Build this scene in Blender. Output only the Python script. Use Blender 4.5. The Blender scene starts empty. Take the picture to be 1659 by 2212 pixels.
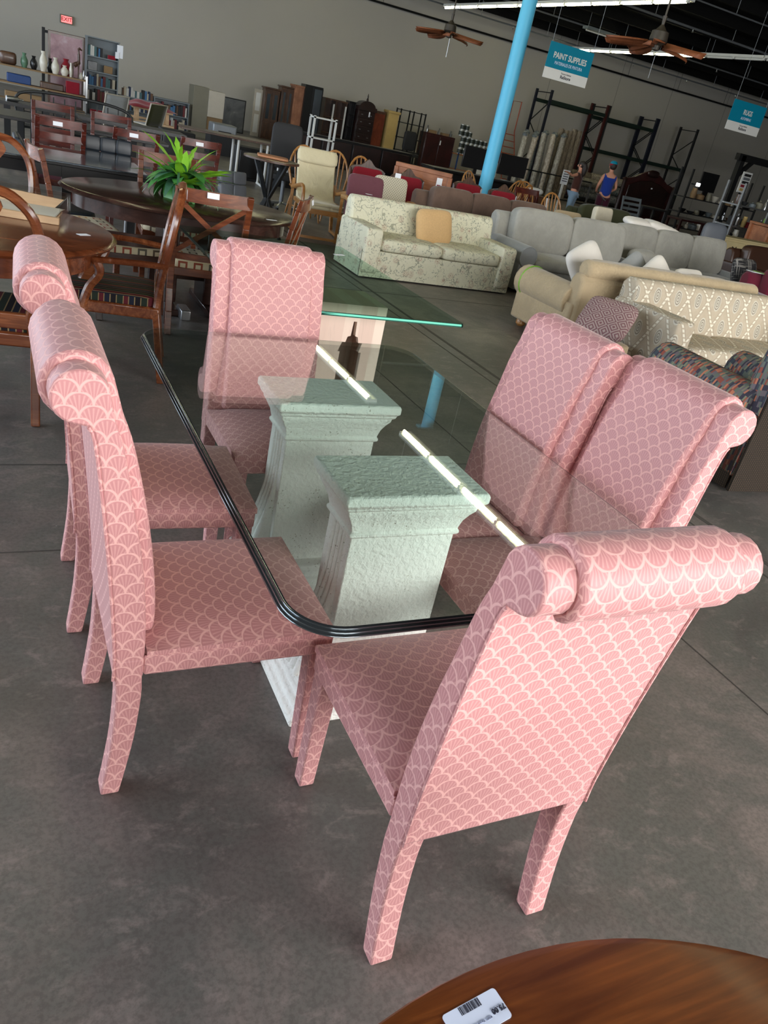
import bpy, bmesh, math, random
from mathutils import Vector, Matrix
PI = math.pi
R = math.radians
S = bpy.context.scene
COL = S.collection
rnd = random.Random(7)

# ------------------------------------------------------------ camera, world, lights
cam_d = bpy.data.cameras.new('camera'); cam = bpy.data.objects.new('camera', cam_d); COL.objects.link(cam)
def cam_matrix(yaw, pitch, roll, loc):
    cy, sy = math.cos(yaw), math.sin(yaw)
    f = Vector((-sy * math.cos(pitch), cy * math.cos(pitch), -math.sin(pitch)))
    r0 = Vector((cy, sy, 0)); u0 = r0.cross(f)
    r = r0 * math.cos(roll) + u0 * math.sin(roll)
    u = u0 * math.cos(roll) - r0 * math.sin(roll)
    m = Matrix((r, u, -f)).transposed().to_4x4(); m.translation = Vector(loc)
    return m
cam.matrix_world = cam_matrix(R(-30.17), R(26.74), R(12.81), (-.4902, -1.0387, 1.6))
cam_d.sensor_fit = 'VERTICAL'; cam_d.sensor_height = 24.0
cam_d.lens = 1674.4 / 2212 * 24.0
cam_d.clip_start = .02; cam_d.clip_end = 200
S.camera = cam

w = bpy.data.worlds.new('world'); S.world = w; w.use_nodes = True
w.node_tree.nodes['Background'].inputs[0].default_value = (.75, .87, 1, 1)
w.node_tree.nodes['Background'].inputs[1].default_value = 1.0
S.view_settings.view_transform = 'Standard'; S.view_settings.look = 'None'
S.view_settings.gamma = 1; S.view_settings.use_curve_mapping = False
S.view_settings.exposure = 0.78

def area(name, loc, target, sx, sy, power, col):
    l = bpy.data.lights.new(name, 'AREA'); l.shape = 'RECTANGLE'; l.size = sx; l.size_y = sy
    l.energy = power; l.color = col
    o = bpy.data.objects.new(name, l); COL.objects.link(o); o.location = loc
    o.rotation_euler = (Vector(target) - Vector(loc)).to_track_quat('-Z', 'Y').to_euler()
    return o
# daylight through the shop windows behind; unseen left fill stretched to brighten back wall
area('window_daylight', (4.5, -5.6, 2.3), (3.6, 1.0, .4), 13.4, 3.3, 900, (1, .985, .96))
area('side_fill', (-6.7, 12.5, 2.3), (2, 13.0, .8), 25, 3.2, 1050, (.78, .88, 1))

# ------------------------------------------------------------ material graph helper
class G:
    def __init__(s, name, rough=.6, metal=0, spec=.5):
        s.m = bpy.data.materials.new(name); s.m.use_nodes = True
        s.t = s.m.node_tree; s.n = s.t.nodes; s.l = s.t.links
        s.b = s.n['Principled BSDF']
        s.b.inputs['Roughness'].default_value = rough; s.b.inputs['Metallic'].default_value = metal
        s.b.inputs['Specular IOR Level'].default_value = spec
    def set(s, k, v):
        i = s.b.inputs[k]
        if hasattr(v, 'is_linked') or hasattr(v, 'links'): s.l.new(v, i)
        else: i.default_value = v
    def plug(s, node, i, v):
        if v is None: return
        if hasattr(v, 'links'): s.l.new(v, node.inputs[i])
        else: node.inputs[i].default_value = v
    def M(s, op, a, b=None, c=None):
        n = s.n.new('ShaderNodeMath'); n.operation = op
        for i, v in enumerate((a, b, c)): s.plug(n, i, v)
        return n.outputs[0]
    def step(s, x, a, b):
        n = s.n.new('ShaderNodeMapRange'); n.interpolation_type = 'SMOOTHSTEP'
        s.plug(n, 0, x); n.inputs[1].default_value = a; n.inputs[2].default_value = b
        return n.outputs[0]
    def uv(s):
        n = s.n.new('ShaderNodeUVMap'); p = s.n.new('ShaderNodeSeparateXYZ'); s.l.new(n.outputs[0], p.inputs[0])
        return p.outputs[0], p.outputs[1]
    def vec(s, x, y, z=0.0):
        n = s.n.new('ShaderNodeCombineXYZ'); s.plug(n, 0, x); s.plug(n, 1, y); s.plug(n, 2, z); return n.outputs[0]
    def obj(s):
        return s.n.new('ShaderNodeTexCoord').outputs['Object']
    def noise(s, vec, scale, detail=4, rough=.55, dist=0):
        n = s.n.new('ShaderNodeTexNoise'); s.plug(n, 'Vector', vec)
        n.inputs['Scale'].default_value = scale; n.inputs['Detail'].default_value = detail
        n.inputs['Roughness'].default_value = rough; n.inputs['Distortion'].default_value = dist
        return n.outputs[0]
    def voro(s, vec, scale, feat='F1', out='Distance', rand=1):
        n = s.n.new('ShaderNodeTexVoronoi'); n.feature = feat; s.plug(n, 'Vector', vec)
        n.inputs['Scale'].default_value = scale; n.inputs['Randomness'].default_value = rand
        return n.outputs[out]
    def mix(s, f, a, b):
        n = s.n.new('ShaderNodeMix'); n.data_type = 'RGBA'
        s.plug(n, 0, f)
        for i, v in ((6, a), (7, b)): s.plug(n, i, v)
        return n.outputs[2]
    def ramp(s, f, stops):
        n = s.n.new('ShaderNodeValToRGB'); s.plug(n, 0, f); e = n.color_ramp.elements
        while len(e) < len(stops): e.new(.5)
        for k, (p, c) in enumerate(stops): e[k].position = p; e[k].color = c
        return n.outputs[0]
    def scale(s, vec, x, y, z):
        n = s.n.new('ShaderNodeMapping'); s.plug(n, 0, vec); n.inputs['Scale'].default_value = (x, y, z)
        return n.outputs[0]
    def bump(s, h, st=.3, d=.002):
        n = s.n.new('ShaderNodeBump'); s.plug(n, 'Height', h); n.inputs['Strength'].default_value = st
        n.inputs['Distance'].default_value = d; s.l.new(n.outputs[0], s.b.inputs['Normal'])
def C(r, g, b):
    f = lambda c: (c / 255 / 12.92) if c / 255 <= .04045 else ((c / 255 + .055) / 1.055) ** 2.4
    return (f(r), f(g), f(b), 1)

def plain(name, c, rough=.5, metal=0, spec=.5, var=.12, sc=6):
    g = G(name, rough, metal, spec)
    n = g.noise(g.obj(), sc)
    d = tuple(x * (1 - var) for x in c[:3]) + (1,); e = tuple(min(1, x * (1 + var)) for x in c[:3]) + (1,)
    g.set('Base Color', g.mix(n, d, e)); return g.m
def wood(name, a, b, rough=.3, sc=1.0, axis=0, coat=.3):
    g = G(name, rough)
    st = [14, 14, 14]; st[axis] = 1.6
    o = g.scale(g.obj(), *[x * sc for x in st])
    n = g.noise(o, 1.5, 6, .6, 1.4); n2 = g.noise(g.scale(g.obj(), 1.7, 1.7, 1.7), 1.5, 2)
    f = g.step(n, .32, .7)
    f = g.M('MULTIPLY', f, g.M('ADD', .6, g.M('MULTIPLY', g.step(g.noise(g.scale(o, .3, 5, 5), 2, 3), .35, .65), .4)))
    c = g.mix(f, a, b); c2 = g.mix(g.step(n2, .35, .75), c, tuple(x * .72 for x in a[:3]) + (1,))
    g.set('Base Color', c2); g.bump(n, .08, .001); g.b.inputs['Coat Weight'].default_value = coat
    g.b.inputs['Coat Roughness'].default_value = .12
    return g.m
def fabric(name, c, rough=.9, var=.1, sc=25, weave=True, big=.0):
    g = G(name, rough, 0, .2)
    n = g.noise(g.obj(), sc, 5)
    d = tuple(x * (1 - var) for x in c[:3]) + (1,); e = tuple(min(1, x * (1 + var)) for x in c[:3]) + (1,)
    col = g.mix(n, d, e)
    if big:
        n2 = g.step(g.noise(g.obj(), 4, 3), .4, .65)
        col = g.mix(n2, col, tuple(x * (1 - big) for x in c[:3]) + (1,))
    g.set('Base Color', col)
    g.b.inputs['Sheen Weight'].default_value = .25
    if big: g.bump(g.noise(g.obj(), 6, 4, .55, .8), .6, .03)
    else: g.bump(g.noise(g.obj(), 300 if weave else 60, 2), .25, .0015)
    return g.m

def pink_shell():
    g = G('pink_shell_damask', .5, 0, .35)
    u, v = g.uv(); s, r = .05, .025
    M = g.M
    vr = M('DIVIDE', v, r); k = M('FLOOR', vr); fv = M('SUBTRACT', vr, k)
    kk = M('FRACT', M('MULTIPLY', k, .5))
    du = M('MULTIPLY', M('SUBTRACT', M('FRACT', M('ADD', M('DIVIDE', u, s), kk)), .5), 2)
    d = M('SQRT', M('ADD', M('MULTIPLY', du, du), M('MULTIPLY', fv, fv)))
    inn = M('LESS_THAN', d, 1.0)
    x = M('SUBTRACT', du, M('MULTIPLY', M('SIGN', du), M('SUBTRACT', 1, inn)))
    y = M('ADD', fv, inn)
    line = M('SUBTRACT', 1, g.step(M('ABSOLUTE', M('SUBTRACT', d, 1.0)), .05, .15))
    ang = M('ARCTAN2', x, y); rr = M('SQRT', M('ADD', M('MULTIPLY', x, x), M('MULTIPLY', y, y)))
    ray = g.step(M('COSINE', M('MULTIPLY', ang, 30)), -.1, .7)
    ray = M('MULTIPLY', ray, g.step(rr, .25, .6)); ray = M('MULTIPLY', ray, M('SUBTRACT', 1, g.step(rr, 1.7, 1.85)))
    fac = M('MAXIMUM', line, M('MULTIPLY', ray, .42))
    n = g.noise(g.vec(u, v), 900, 2)
    fac = M('ADD', fac, M('MULTIPLY', M('SUBTRACT', n, .5), .25))
    g.set('Base Color', g.mix(fac, C(190, 132, 133), C(225, 172, 167)))
    g.set('Roughness', M('ADD', .52, M('MULTIPLY', line, .2)))
    g.b.inputs['Sheen Weight'].default_value = .15; g.b.inputs['Sheen Roughness'].default_value = .4
    g.bump(fac, .25, .0006)
    return g.m
def concrete():
    g = G('polished_concrete', .35, 0, .5)
    o = g.obj()
    a = g.noise(o, .9, 5, .55, .4); b = g.noise(o, 2.6, 8, .7, .8); c = g.noise(o, 70, 4, .7); d = g.noise(g.scale(o, 1, 1.6, 1), 9, 6, .7, .5)
    col = g.mix(g.step(a, .35, .65), C(88, 85, 82), C(132, 121, 116))
    col = g.mix(g.M('MULTIPLY', g.step(b, .4, .62), .8), col, C(98, 98, 93))
    col = g.mix(g.M('MULTIPLY', g.step(d, .5, .68), .6), col, C(138, 127, 122))
    col = g.mix(g.M('MULTIPLY', g.step(c, .42, .62), .35), col, C(68, 63, 60))
    sp = g.voro(o, 5.5); col = g.mix(g.M('MULTIPLY', g.M('LESS_THAN', sp, .014), .8), col, C(170, 166, 160))
    sc = g.noise(g.scale(o, 1, 14, 1), 1.6, 5, .7, 2.5); col = g.mix(g.M('MULTIPLY', g.step(sc, .66, .7), .2), col, C(130, 126, 120))
    g.set('Base Color', col)
    g.set('Roughness', g.M('ADD', .22, g.M('MULTIPLY', b, .34)))
    g.bump(g.noise(o, 30, 5), .08, .002)
    return g.m
def stucco(name='cast_stone'):
    g = G(name, .8, 0, .3)
    o = g.obj(); n = g.noise(o, 60, 4, .55, .3); n2 = g.noise(o, 9, 3)
    v = g.noise(o, 150, 2); pit = g.M('MULTIPLY', g.step(v, .66, .70), g.step(g.noise(g.scale(o, 1, 1, 1), 7, 2), .44, .58))
    col = g.mix(n2, C(238, 238, 230), C(250, 250, 244)); col = g.mix(g.M('MULTIPLY', pit, .8), col, C(130, 114, 88))
    g.set('Base Color', col)
    g.bump(g.M('SUBTRACT', g.step(n, .25, .75), g.M('MULTIPLY', pit, 1.5)), .5, .006)
    return g.m
def floral():
    g = G('floral_upholstery', .85, 0, .2)
    u, v = g.uv(); uv = g.vec(u, v); M = g.M
    x = M('ADD', u, M('MULTIPLY', g.noise(uv, 9, 2), .06)); y = M('ADD', v, M('MULTIPLY', g.noise(uv, 8, 2, .5, .5), .06)); w2 = g.vec(x, y)
    vine = M('ABSOLUTE', M('SUBTRACT', g.noise(w2, 9, 1), .5)); vine = M('SUBTRACT', 1, g.step(vine, .006, .022))
    patch = g.step(g.noise(uv, 7, 1), .44, .52)
    lf = g.voro(w2, 46); leaf = M('MULTIPLY', M('SUBTRACT', 1, g.step(lf, .3, .42)), g.step(g.noise(uv, 8, 2), .47, .53))
    fd = g.voro(uv, 8.5); ring = g.M('SINE', M('MULTIPLY', fd, 60)); flow = M('MULTIPLY', M('SUBTRACT', 1, g.step(fd, .3, .36)), g.step(ring, -.5, .3))
    flow = M('MULTIPLY', flow, g.step(g.noise(uv, 60, 2), .34, .5))
    col = g.mix(g.noise(uv, 40, 3), C(208, 204, 178), C(222, 219, 196))
    col = g.mix(M('MULTIPLY', M('MULTIPLY', vine, patch), .7), col, C(132, 134, 118))
    col = g.mix(M('MULTIPLY', leaf, .7), col, C(142, 146, 132)); col = g.mix(M('MULTIPLY', flow, .7), col, C(172, 138, 122))
    g.set('Base Color', col); return g.m
def southwest():
    g = G('southwest_diamond_upholstery', .85, 0, .2)
    u, v = g.uv(); M = g.M
    x = M('DIVIDE', u, .25); y = M('DIVIDE', v, .42)
    a = M('FRACT', M('ADD', x, y)); b = M('FRACT', M('SUBTRACT', x, y))
    da = M('ABSOLUTE', M('SUBTRACT', a, .5)); db = M('ABSOLUTE', M('SUBTRACT', b, .5))
    dash = g.step(M('SINE', M('MULTIPLY', v, 170)), -.6, -.2)
    mn = M('MINIMUM', da, db)
    wl = M('MULTIPLY', M('LESS_THAN', mn, .045), dash)
    dl = M('MULTIPLY', M('LESS_THAN', mn, .085), M('GREATER_THAN', mn, .068))
    pa = M('MINIMUM', a, M('SUBTRACT', 1, a)); pb = M('MINIMUM', b, M('SUBTRACT', 1, b))
    rr = M('SQRT', M('ADD', M('MULTIPLY', pa, pa), M('MULTIPLY', pb, pb)))
    ring = M('MULTIPLY', M('LESS_THAN', rr, .2), g.step(M('SINE', M('MULTIPLY', rr, 80)), -.2, .3))
    base = g.mix(g.noise(g.vec(u, v), 14, 4), C(172, 156, 134), C(196, 184, 164))
    col = g.mix(M('LESS_THAN', rr, .24), base, C(198, 192, 176))
    col = g.mix(M('MULTIPLY', ring, .7), col, C(112, 98, 84)); col = g.mix(M('MULTIPLY', dl, .5), col, C(120, 112, 100))
    col = g.mix(wl, col, C(222, 216, 198))
    g.set('Base Color', col); return g.m
def blocks():
    g = G('block_stripe_upholstery', .8, 0, .2)
    u, v = g.uv(); M = g.M
    cx = M('FLOOR', M('DIVIDE', u, .013)); off = M('MULTIPLY', M('FRACT', M('MULTIPLY', cx, .37)), 1.0)
    cy = M('FLOOR', M('ADD', M('DIVIDE', v, .034), M('MULTIPLY', off, 3)))
    n = g.n.new('ShaderNodeTexWhiteNoise'); n.noise_dimensions = '2D'; g.plug(n, 'Vector', g.vec(cx, cy))
    c = g.ramp(n.outputs[0], [(0, C(70, 66, 78)), (.18, C(108, 116, 106)), (.36, C(136, 136, 112)), (.52, C(150, 84, 72)), (.66, C(118, 108, 112)), (.8, C(196, 124, 96)), (.92, C(72, 80, 88))])
    c.node.color_ramp.interpolation = 'CONSTANT'
    g.set('Base Color', c); return g.m
def dark_weave():
    g = G('dark_basket_weave', .8, 0, .2)
    u, v = g.uv(); M = g.M
    w1 = M('SINE', M('MULTIPLY', M('ADD', u, M('MULTIPLY', v, .6)), 420)); w2 = M('SINE', M('MULTIPLY', v, 260))
    g.set('Base Color', g.mix(g.step(M('MULTIPLY', w1, w2), 0, .5), C(34, 29, 26), C(70, 56, 42))); return g.m
def stripes():
    g = G('regency_stripe_upholstery', .8, 0, .2)
    u, v = g.uv()
    f = g.M('FRACT', g.M('DIVIDE', u, .125))
    c = g.ramp(f, [(0, C(36, 40, 56)), (.2, C(150, 128, 92)), (.24, C(96, 36, 44)), (.42, C(150, 128, 92)), (.46, C(42, 52, 44)), (.7, C(150, 128, 92)), (.74, C(34, 30, 36)), (.95, C(150, 128, 92))])
    c.node.color_ramp.interpolation = 'CONSTANT'; g.set('Base Color', c); return g.m
def squares():
    g = G('square_print_seat', .85, 0, .2)
    u, v = g.uv(); M = g.M
    x = M('DIVIDE', u, .1); y = M('DIVIDE', v, .1)
    fx = M('ABSOLUTE', M('SUBTRACT', M('FRACT', x), .5)); fy = M('ABSOLUTE', M('SUBTRACT', M('FRACT', y), .5))
    m = M('MAXIMUM', fx, fy); n = g.n.new('ShaderNodeTexWhiteNoise'); n.noise_dimensions = '2D'; g.plug(n, 'Vector', g.vec(M('FLOOR', x), M('FLOOR', y)))
    c = g.ramp(n.outputs[0], [(0, C(150, 78, 62)), (.35, C(98, 84, 70)), (.6, C(190, 140, 90)), (.8, C(104, 98, 88))]); c.node.color_ramp.interpolation = 'CONSTANT'
    fr = M('MULTIPLY', M('LESS_THAN', m, .3), M('GREATER_THAN', m, .17))
    col = g.mix(fr, g.mix(g.noise(g.vec(u, v), 5, 3), C(206, 190, 158), C(216, 204, 176)), c)
    g.set('Base Color', col); return g.m
def dots():
    g = G('dotted_cream_upholstery', .85, 0, .2)
    u, v = g.uv(); M = g.M
    x = M('DIVIDE', u, .035); y = M('DIVIDE', v, .035)
    a = M('ABSOLUTE', M('SUBTRACT', M('FRACT', M('ADD', x, y)), .5)); b = M('ABSOLUTE', M('SUBTRACT', M('FRACT', M('SUBTRACT', x, y)), .5))
    g.set('Base Color', g.mix(M('MULTIPLY', M('LESS_THAN', M('MAXIMUM', a, b), .25), .8), C(196, 188, 166), C(122, 118, 104))); return g.m
def chevron(name, ca, cb, s=.045):
    g = G(name, .85, 0, .2)
    u, v = g.uv(); M = g.M
    x = M('ABSOLUTE', M('SUBTRACT', M('FRACT', M('DIVIDE', u, s * 3)), .5)); y = M('ABSOLUTE', M('SUBTRACT', M('FRACT', M('DIVIDE', v, s * 3)), .5))
    f = M('FRACT', M('MULTIPLY', M('ADD', x, y), 4))
    g.set('Base Color', g.mix(M('LESS_THAN', f, .5), ca, cb)); return g.m
def plaid(name, ca, cb):
    g = G(name, .85, 0, .2)
    u, v = g.uv(); M = g.M
    a = g.noise(g.vec(M('MULTIPLY', u, 60), M('MULTIPLY', v, 3)), 1, 2); b = g.noise(g.vec(M('MULTIPLY', u, 3), M('MULTIPLY', v, 60)), 1, 2)
    g.set('Base Color', g.mix(g.step(M('MAXIMUM', a, b), .55, .62), ca, cb)); return g.m
def planks(name):
    g = G(name, .5)
    u, v = g.uv(); M = g.M
    k = M('FLOOR', M('DIVIDE', u, .085)); n = g.n.new('ShaderNodeTexWhiteNoise'); n.noise_dimensions = '1D'; g.plug(n, 'W', k)
    base = g.mix(n.outputs[0], C(206, 176, 160), C(228, 206, 188))
    gr = g.noise(g.vec(M('MULTIPLY', u, 22), M('MULTIPLY', v, 2.5), k), 1.5, 4, .6, .8)
    col = g.mix(M('MULTIPLY', g.step(gr, .5, .75), .5), base, C(182, 156, 142))
    g.set('Base Color', col); return g.m
def glass_mat(name, tint=(.86, .94, .90), refl=.05):
    m = bpy.data.materials.new(name); m.use_nodes = True; t = m.node_tree; t.nodes.clear()
    o = t.nodes.new('ShaderNodeOutputMaterial'); mx = t.nodes.new('ShaderNodeMixShader')
    tr = t.nodes.new('ShaderNodeBsdfTransparent'); tr.inputs[0].default_value = (*tint, 1)
    gl = t.nodes.new('ShaderNodeBsdfGlossy'); gl.inputs['Roughness'].default_value = .004; gl.inputs[0].default_value = (1, 1, 1, 1)
    fr = t.nodes.new('ShaderNodeFresnel'); fr.inputs[0].default_value = 1.5
    nz = t.nodes.new('ShaderNodeTexNoise'); nz.inputs['Scale'].default_value = 2.0
    ad = t.nodes.new('ShaderNodeMath'); ad.operation = 'MULTIPLY_ADD'; ad.inputs[1].default_value = 1.0; ad.inputs[2].default_value = refl
    ge = t.nodes.new('ShaderNodeNewGeometry'); fb = t.nodes.new('ShaderNodeMath'); fb.operation = 'SUBTRACT'; fb.inputs[0].default_value = 1; t.links.new(ge.outputs['Backfacing'], fb.inputs[1])
    mm = t.nodes.new('ShaderNodeMath'); mm.operation = 'MULTIPLY'
    t.links.new(fr.outputs[0], ad.inputs[0]); t.links.new(ad.outputs[0], mm.inputs[0]); t.links.new(fb.outputs[0], mm.inputs[1]); t.links.new(mm.outputs[0], mx.inputs[0])
    t.links.new(tr.outputs[0], mx.inputs[1]); t.links.new(gl.outputs[0], mx.inputs[2]); t.links.new(mx.outputs[0], o.inputs[0])
    return m
def edge_mat(name, dark, tint):
    # polished glass edge: dark and mirror-like from outside, clear through from inside the slab
    m = bpy.data.materials.new(name); m.use_nodes = True; t = m.node_tree; b = t.nodes['Principled BSDF']
    b.inputs['Base Color'].default_value = dark; b.inputs['Metallic'].default_value = .85; b.inputs['Roughness'].default_value = .12
    o = t.nodes['Material Output']; mx = t.nodes.new('ShaderNodeMixShader'); tr = t.nodes.new('ShaderNodeBsdfTransparent'); tr.inputs[0].default_value = tint
    ge = t.nodes.new('ShaderNodeNewGeometry'); t.links.new(ge.outputs['Backfacing'], mx.inputs[0])
    t.links.new(b.outputs[0], mx.inputs[1]); t.links.new(tr.outputs[0], mx.inputs[2]); t.links.new(mx.outputs[0], o.inputs[0])
    return m
def emit(name, c, st):
    g = G(name); g.b.inputs['Base Color'].default_value = c; g.b.inputs['Emission Color'].default_value = c
    g.b.inputs['Emission Strength'].default_value = st; return g.m

K = {}
K['pink'] = pink_shell(); K['concrete'] = concrete(); K['stone'] = stucco(); K['floral'] = floral(); K['sw'] = southwest()
K['blocks'] = blocks(); K['weave'] = dark_weave(); K['stripe'] = stripes(); K['squares'] = squares(); K['dots'] = dots()
K['chev'] = chevron('maroon_diamond_weave', C(128, 92, 96), C(172, 152, 146), .038); K['plaidbw'] = plaid('black_white_plaid', C(48, 47, 50), C(150, 146, 142))
K['planks'] = planks('whitewashed_pine')
K['glass'] = glass_mat('clear_table_glass', (.885, .95, .925), .035); K['glass2'] = glass_mat('green_table_glass', (.72, .82, .77), .06)
K['edge'] = edge_mat('polished_reeded_edge', C(112, 118, 122), (.9, .95, .92, 1)); K['edge2'] = edge_mat('bevelled_green_edge', C(40, 84, 72), (.8, .9, .86, 1))
K['wall'] = plain('painted_tilt_up_wall', C(184, 179, 170), .9, 0, .1, .07, .3)
K['ceil'] = plain('black_painted_deck', C(22, 22, 22), .9, 0, .1)
K['seam'] = plain('dark_sealant', C(140, 136, 130), .9, 0, .1)
K['joint'] = plain('floor_joint_filler', C(74, 70, 66), .7)
K['blue'] = plain('sky_blue_column_paint', C(92, 188, 226), .45, 0, .4, .03)
K['black'] = plain('black_lacquer', C(20, 20, 22), .3); K['blackm'] = plain('matte_black', C(26, 26, 28), .7); K['iron'] = plain('black_iron', C(24, 26, 27), .5, .4)
K['cherry'] = wood('dark_cherry', C(62, 22, 16), C(112, 44, 30), .28); K['cherryb'] = wood('brown_cherry', C(92, 44, 24), C(146, 80, 46), .25)
K['mahog'] = wood('mahogany', C(88, 40, 14), C(150, 84, 34), .35, .9, 0, .12); K['esp'] = wood('espresso_wood', C(50, 32, 27), C(78, 52, 44), .22, .5, 0, .1)
K['walnut'] = wood('walnut_armchair_wood', C(104, 52, 28), C(160, 96, 58), .2); K['oak'] = wood('honey_oak', C(158, 104, 50), C(198, 146, 84), .35)
K['oakl'] = wood('orange_oak', C(146, 88, 54), C(180, 120, 80), .4, 1, 0); K['pine'] = wood('raw_pine', C(196, 160, 122), C(220, 188, 150), .6, 1, 0, 0)
K['knot'] = wood('knotty_pine', C(142, 92, 66), C(176, 122, 92), .5, 1, 2, 0); K['brownw'] = wood('brown_cabinet_wood', C(66, 42, 28), C(98, 64, 42), .4, 1, 2)
K['red_arm'] = wood('reddish_armoire_wood', C(106, 46, 26), C(142, 70, 40), .35, 1, 2); K['darkred'] = wood('dark_oxblood_wood', C(44, 14, 14), C(66, 22, 20), .4, 1, 2)
K['hm'] = wood('highboy_wood', C(28, 12, 10), C(46, 20, 16), .4, 1, 2)
K['cream_l'] = fabric('cream_leather', C(206, 194, 160), .55, .06, 8, False, .1); K['mauve'] = fabric('mauve_cloth', C(104, 62, 70), .9)
K['red'] = fabric('crimson_velvet', C(130, 18, 34), .8); K['burg'] = fabric('burgundy_cloth', C(92, 16, 38), .85); K['brownm'] = fabric('brown_microsuede', C(112, 90, 78), .9, .15, 10, True, .2)
K['grey'] = fabric('grey_linen', C(156, 154, 146), .9, .1, 30, True, .12); K['greyd'] = fabric('grey_arm_linen', C(146, 148, 148), .9, .08, 30)
K['tan'] = fabric('tan_chenille', C(182, 162, 130), .9, .2, 55, True, .1); K['white_f'] = fabric('white_cotton', C(222, 216, 208), .9, .04)
K['gold_f'] = fabric('gold_brocade', C(206, 168, 118), .7, .15, 60); K['olive'] = fabric('olive_velvet', C(60, 62, 38), .9); K['creamf'] = fabric('cream_boucle', C(214, 204, 182), .95)
K['brownl'] = plain('brown_leather', C(62, 40, 30), .35); K['blackl'] = plain('black_leather', C(30, 36, 44), .38, 0, .5, .1, 3); K['greyl'] = plain('grey_leather', C(96, 100, 108), .45)
K['denim'] = fabric('blue_denim', C(118, 140, 160), .9); K['skin'] = plain('skin', C(196, 140, 116), .55, 0, .3, .04); K['hair'] = plain('dark_hair', C(34, 24, 20), .6)
K['tank'] = fabric('royal_blue_jersey', C(26, 52, 132), .9); K['shorts'] = fabric('maroon_shorts', C(58, 16, 34), .9); K['brown_top'] = fabric('brown_patterned_jersey', C(66, 36, 28), .9, .5, 14)
K['white'] = plain('white_paint', C(214, 214, 210), .5, 0, .4, .03); K['paper'] = plain('white_paper', C(232, 234, 240), .6, 0, .3, .01); K['paperb'] = plain('bluish_label_paper', C(214, 224, 246), .4, 0, .3, .01)
K['ink'] = plain('dark_ink', C(52, 52, 66), .7, 0, .2, 0); K['inkg'] = plain('grey_ink', C(140, 146, 166), .7, 0, .2, 0)
K['teal'] = plain('teal_sign', C(0, 122, 150), .5, 0, .3, .02); K['silver'] = plain('brushed_aluminium', C(176, 178, 180), .3, .9); K['steel'] = plain('grey_steel', C(120, 124, 128), .45, .4)
K['greym'] = plain('grey_metal_shelf', C(104, 112, 116), .5, .2); K['cabw'] = plain('off_white_laminate', C(178, 170, 156), .55); K['cabg'] = plain('olive_grey_laminate', C(112, 108, 92), .55)
K['yel'] = plain('yellow_distressed_paint', C(186, 158, 100), .6, 0, .3, .15, 4); K['sidec'] = plain('cream_sideboard_paint', C(196, 180, 136), .5)
K['orange'] = plain('orange_steel', C(150, 62, 34), .55); K['rackg'] = plain('dark_green_rack', C(22, 38, 32), .5); K['rackb'] = plain('navy_rack', C(22, 26, 40), .5); K['rackr'] = plain('maroon_rack', C(62, 22, 20), .5)
K['tube'] = emit('fluorescent_tube', (1, .95, .58, 1), 15.0); K['exit'] = emit('exit_letters', (1, .12, .12, 1), 1.6)
K['bronze'] = plain('aged_bronze', C(56, 50, 42), .5, .3); K['blade'] = plain('carved_palm_blade', C(118, 66, 38), .6, 0, .4, .3, 14)
K['leaf'] = plain('plant_leaf', C(66, 128, 58), .4, 0, .5, .3, 20); K['leafl'] = plain('bright_leaf', C(120, 176, 40), .4, 0, .5, .2, 20); K['leafd'] = plain('blue_green_leaf', C(58, 100, 74), .45, 0, .5, .2, 20); K['pot'] = plain('terracotta', C(142, 78, 44), .6)
K['green_g'] = plain('sage_glaze', C(86, 120, 96), .3); K['white_g'] = plain('white_glaze', C(206, 200, 186), .25); K['darkwk'] = wood('giraffe_wood', C(58, 34, 22), C(84, 52, 34), .5)
K['box'] = plain('cardboard', C(130, 104, 72), .8); K['wicker'] = plain('wicker', C(170, 118, 84), .7, 0, .3, .3, 80); K['grnband'] = plain('green_tape', C(128, 184, 60), .5)
K['stain'] = plain('stained_fabric', C(196, 190, 176), .9)
def art(name, stops, sc=2.2):
    g = G(name, .35); n = g.noise(g.obj(), sc, 6, .6, .6); g.set('Base Color', g.ramp(n, stops)); return g.m
K['pinkart'] = art('pink_cloud_print', [(.3, C(104, 60, 72)), (.55, C(150, 112, 120)), (.72, C(176, 160, 164))]); K['cloud'] = art('dark_cloud_print', [(.3, C(46, 48, 52)), (.55, C(86, 88, 90)), (.75, C(150, 146, 140))])
K['mirror'] = plain('dark_mirror_glass', C(120, 130, 140), .12, .8); K['can'] = plain('paint_can_tin', C(170, 172, 168), .4, .3); K['canl'] = plain('dark_can_label', C(40, 48, 42), .5)
K['bottle_b'] = plain('blue_panel', C(30, 60, 110), .6); K['poly'] = glass_mat('clear_plastic', (.85, .86, .85), .06)
BK = [plain('book_%s' % n, c, .7) for n, c in (('navy', C(36, 48, 76)), ('maroon', C(96, 34, 38)), ('teal', C(64, 96, 100)), ('cream', C(170, 160, 140)), ('black', C(34, 32, 34)), ('brown', C(92, 66, 48)), ('blue', C(56, 100, 140)), ('white', C(186, 184, 178)))]

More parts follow.
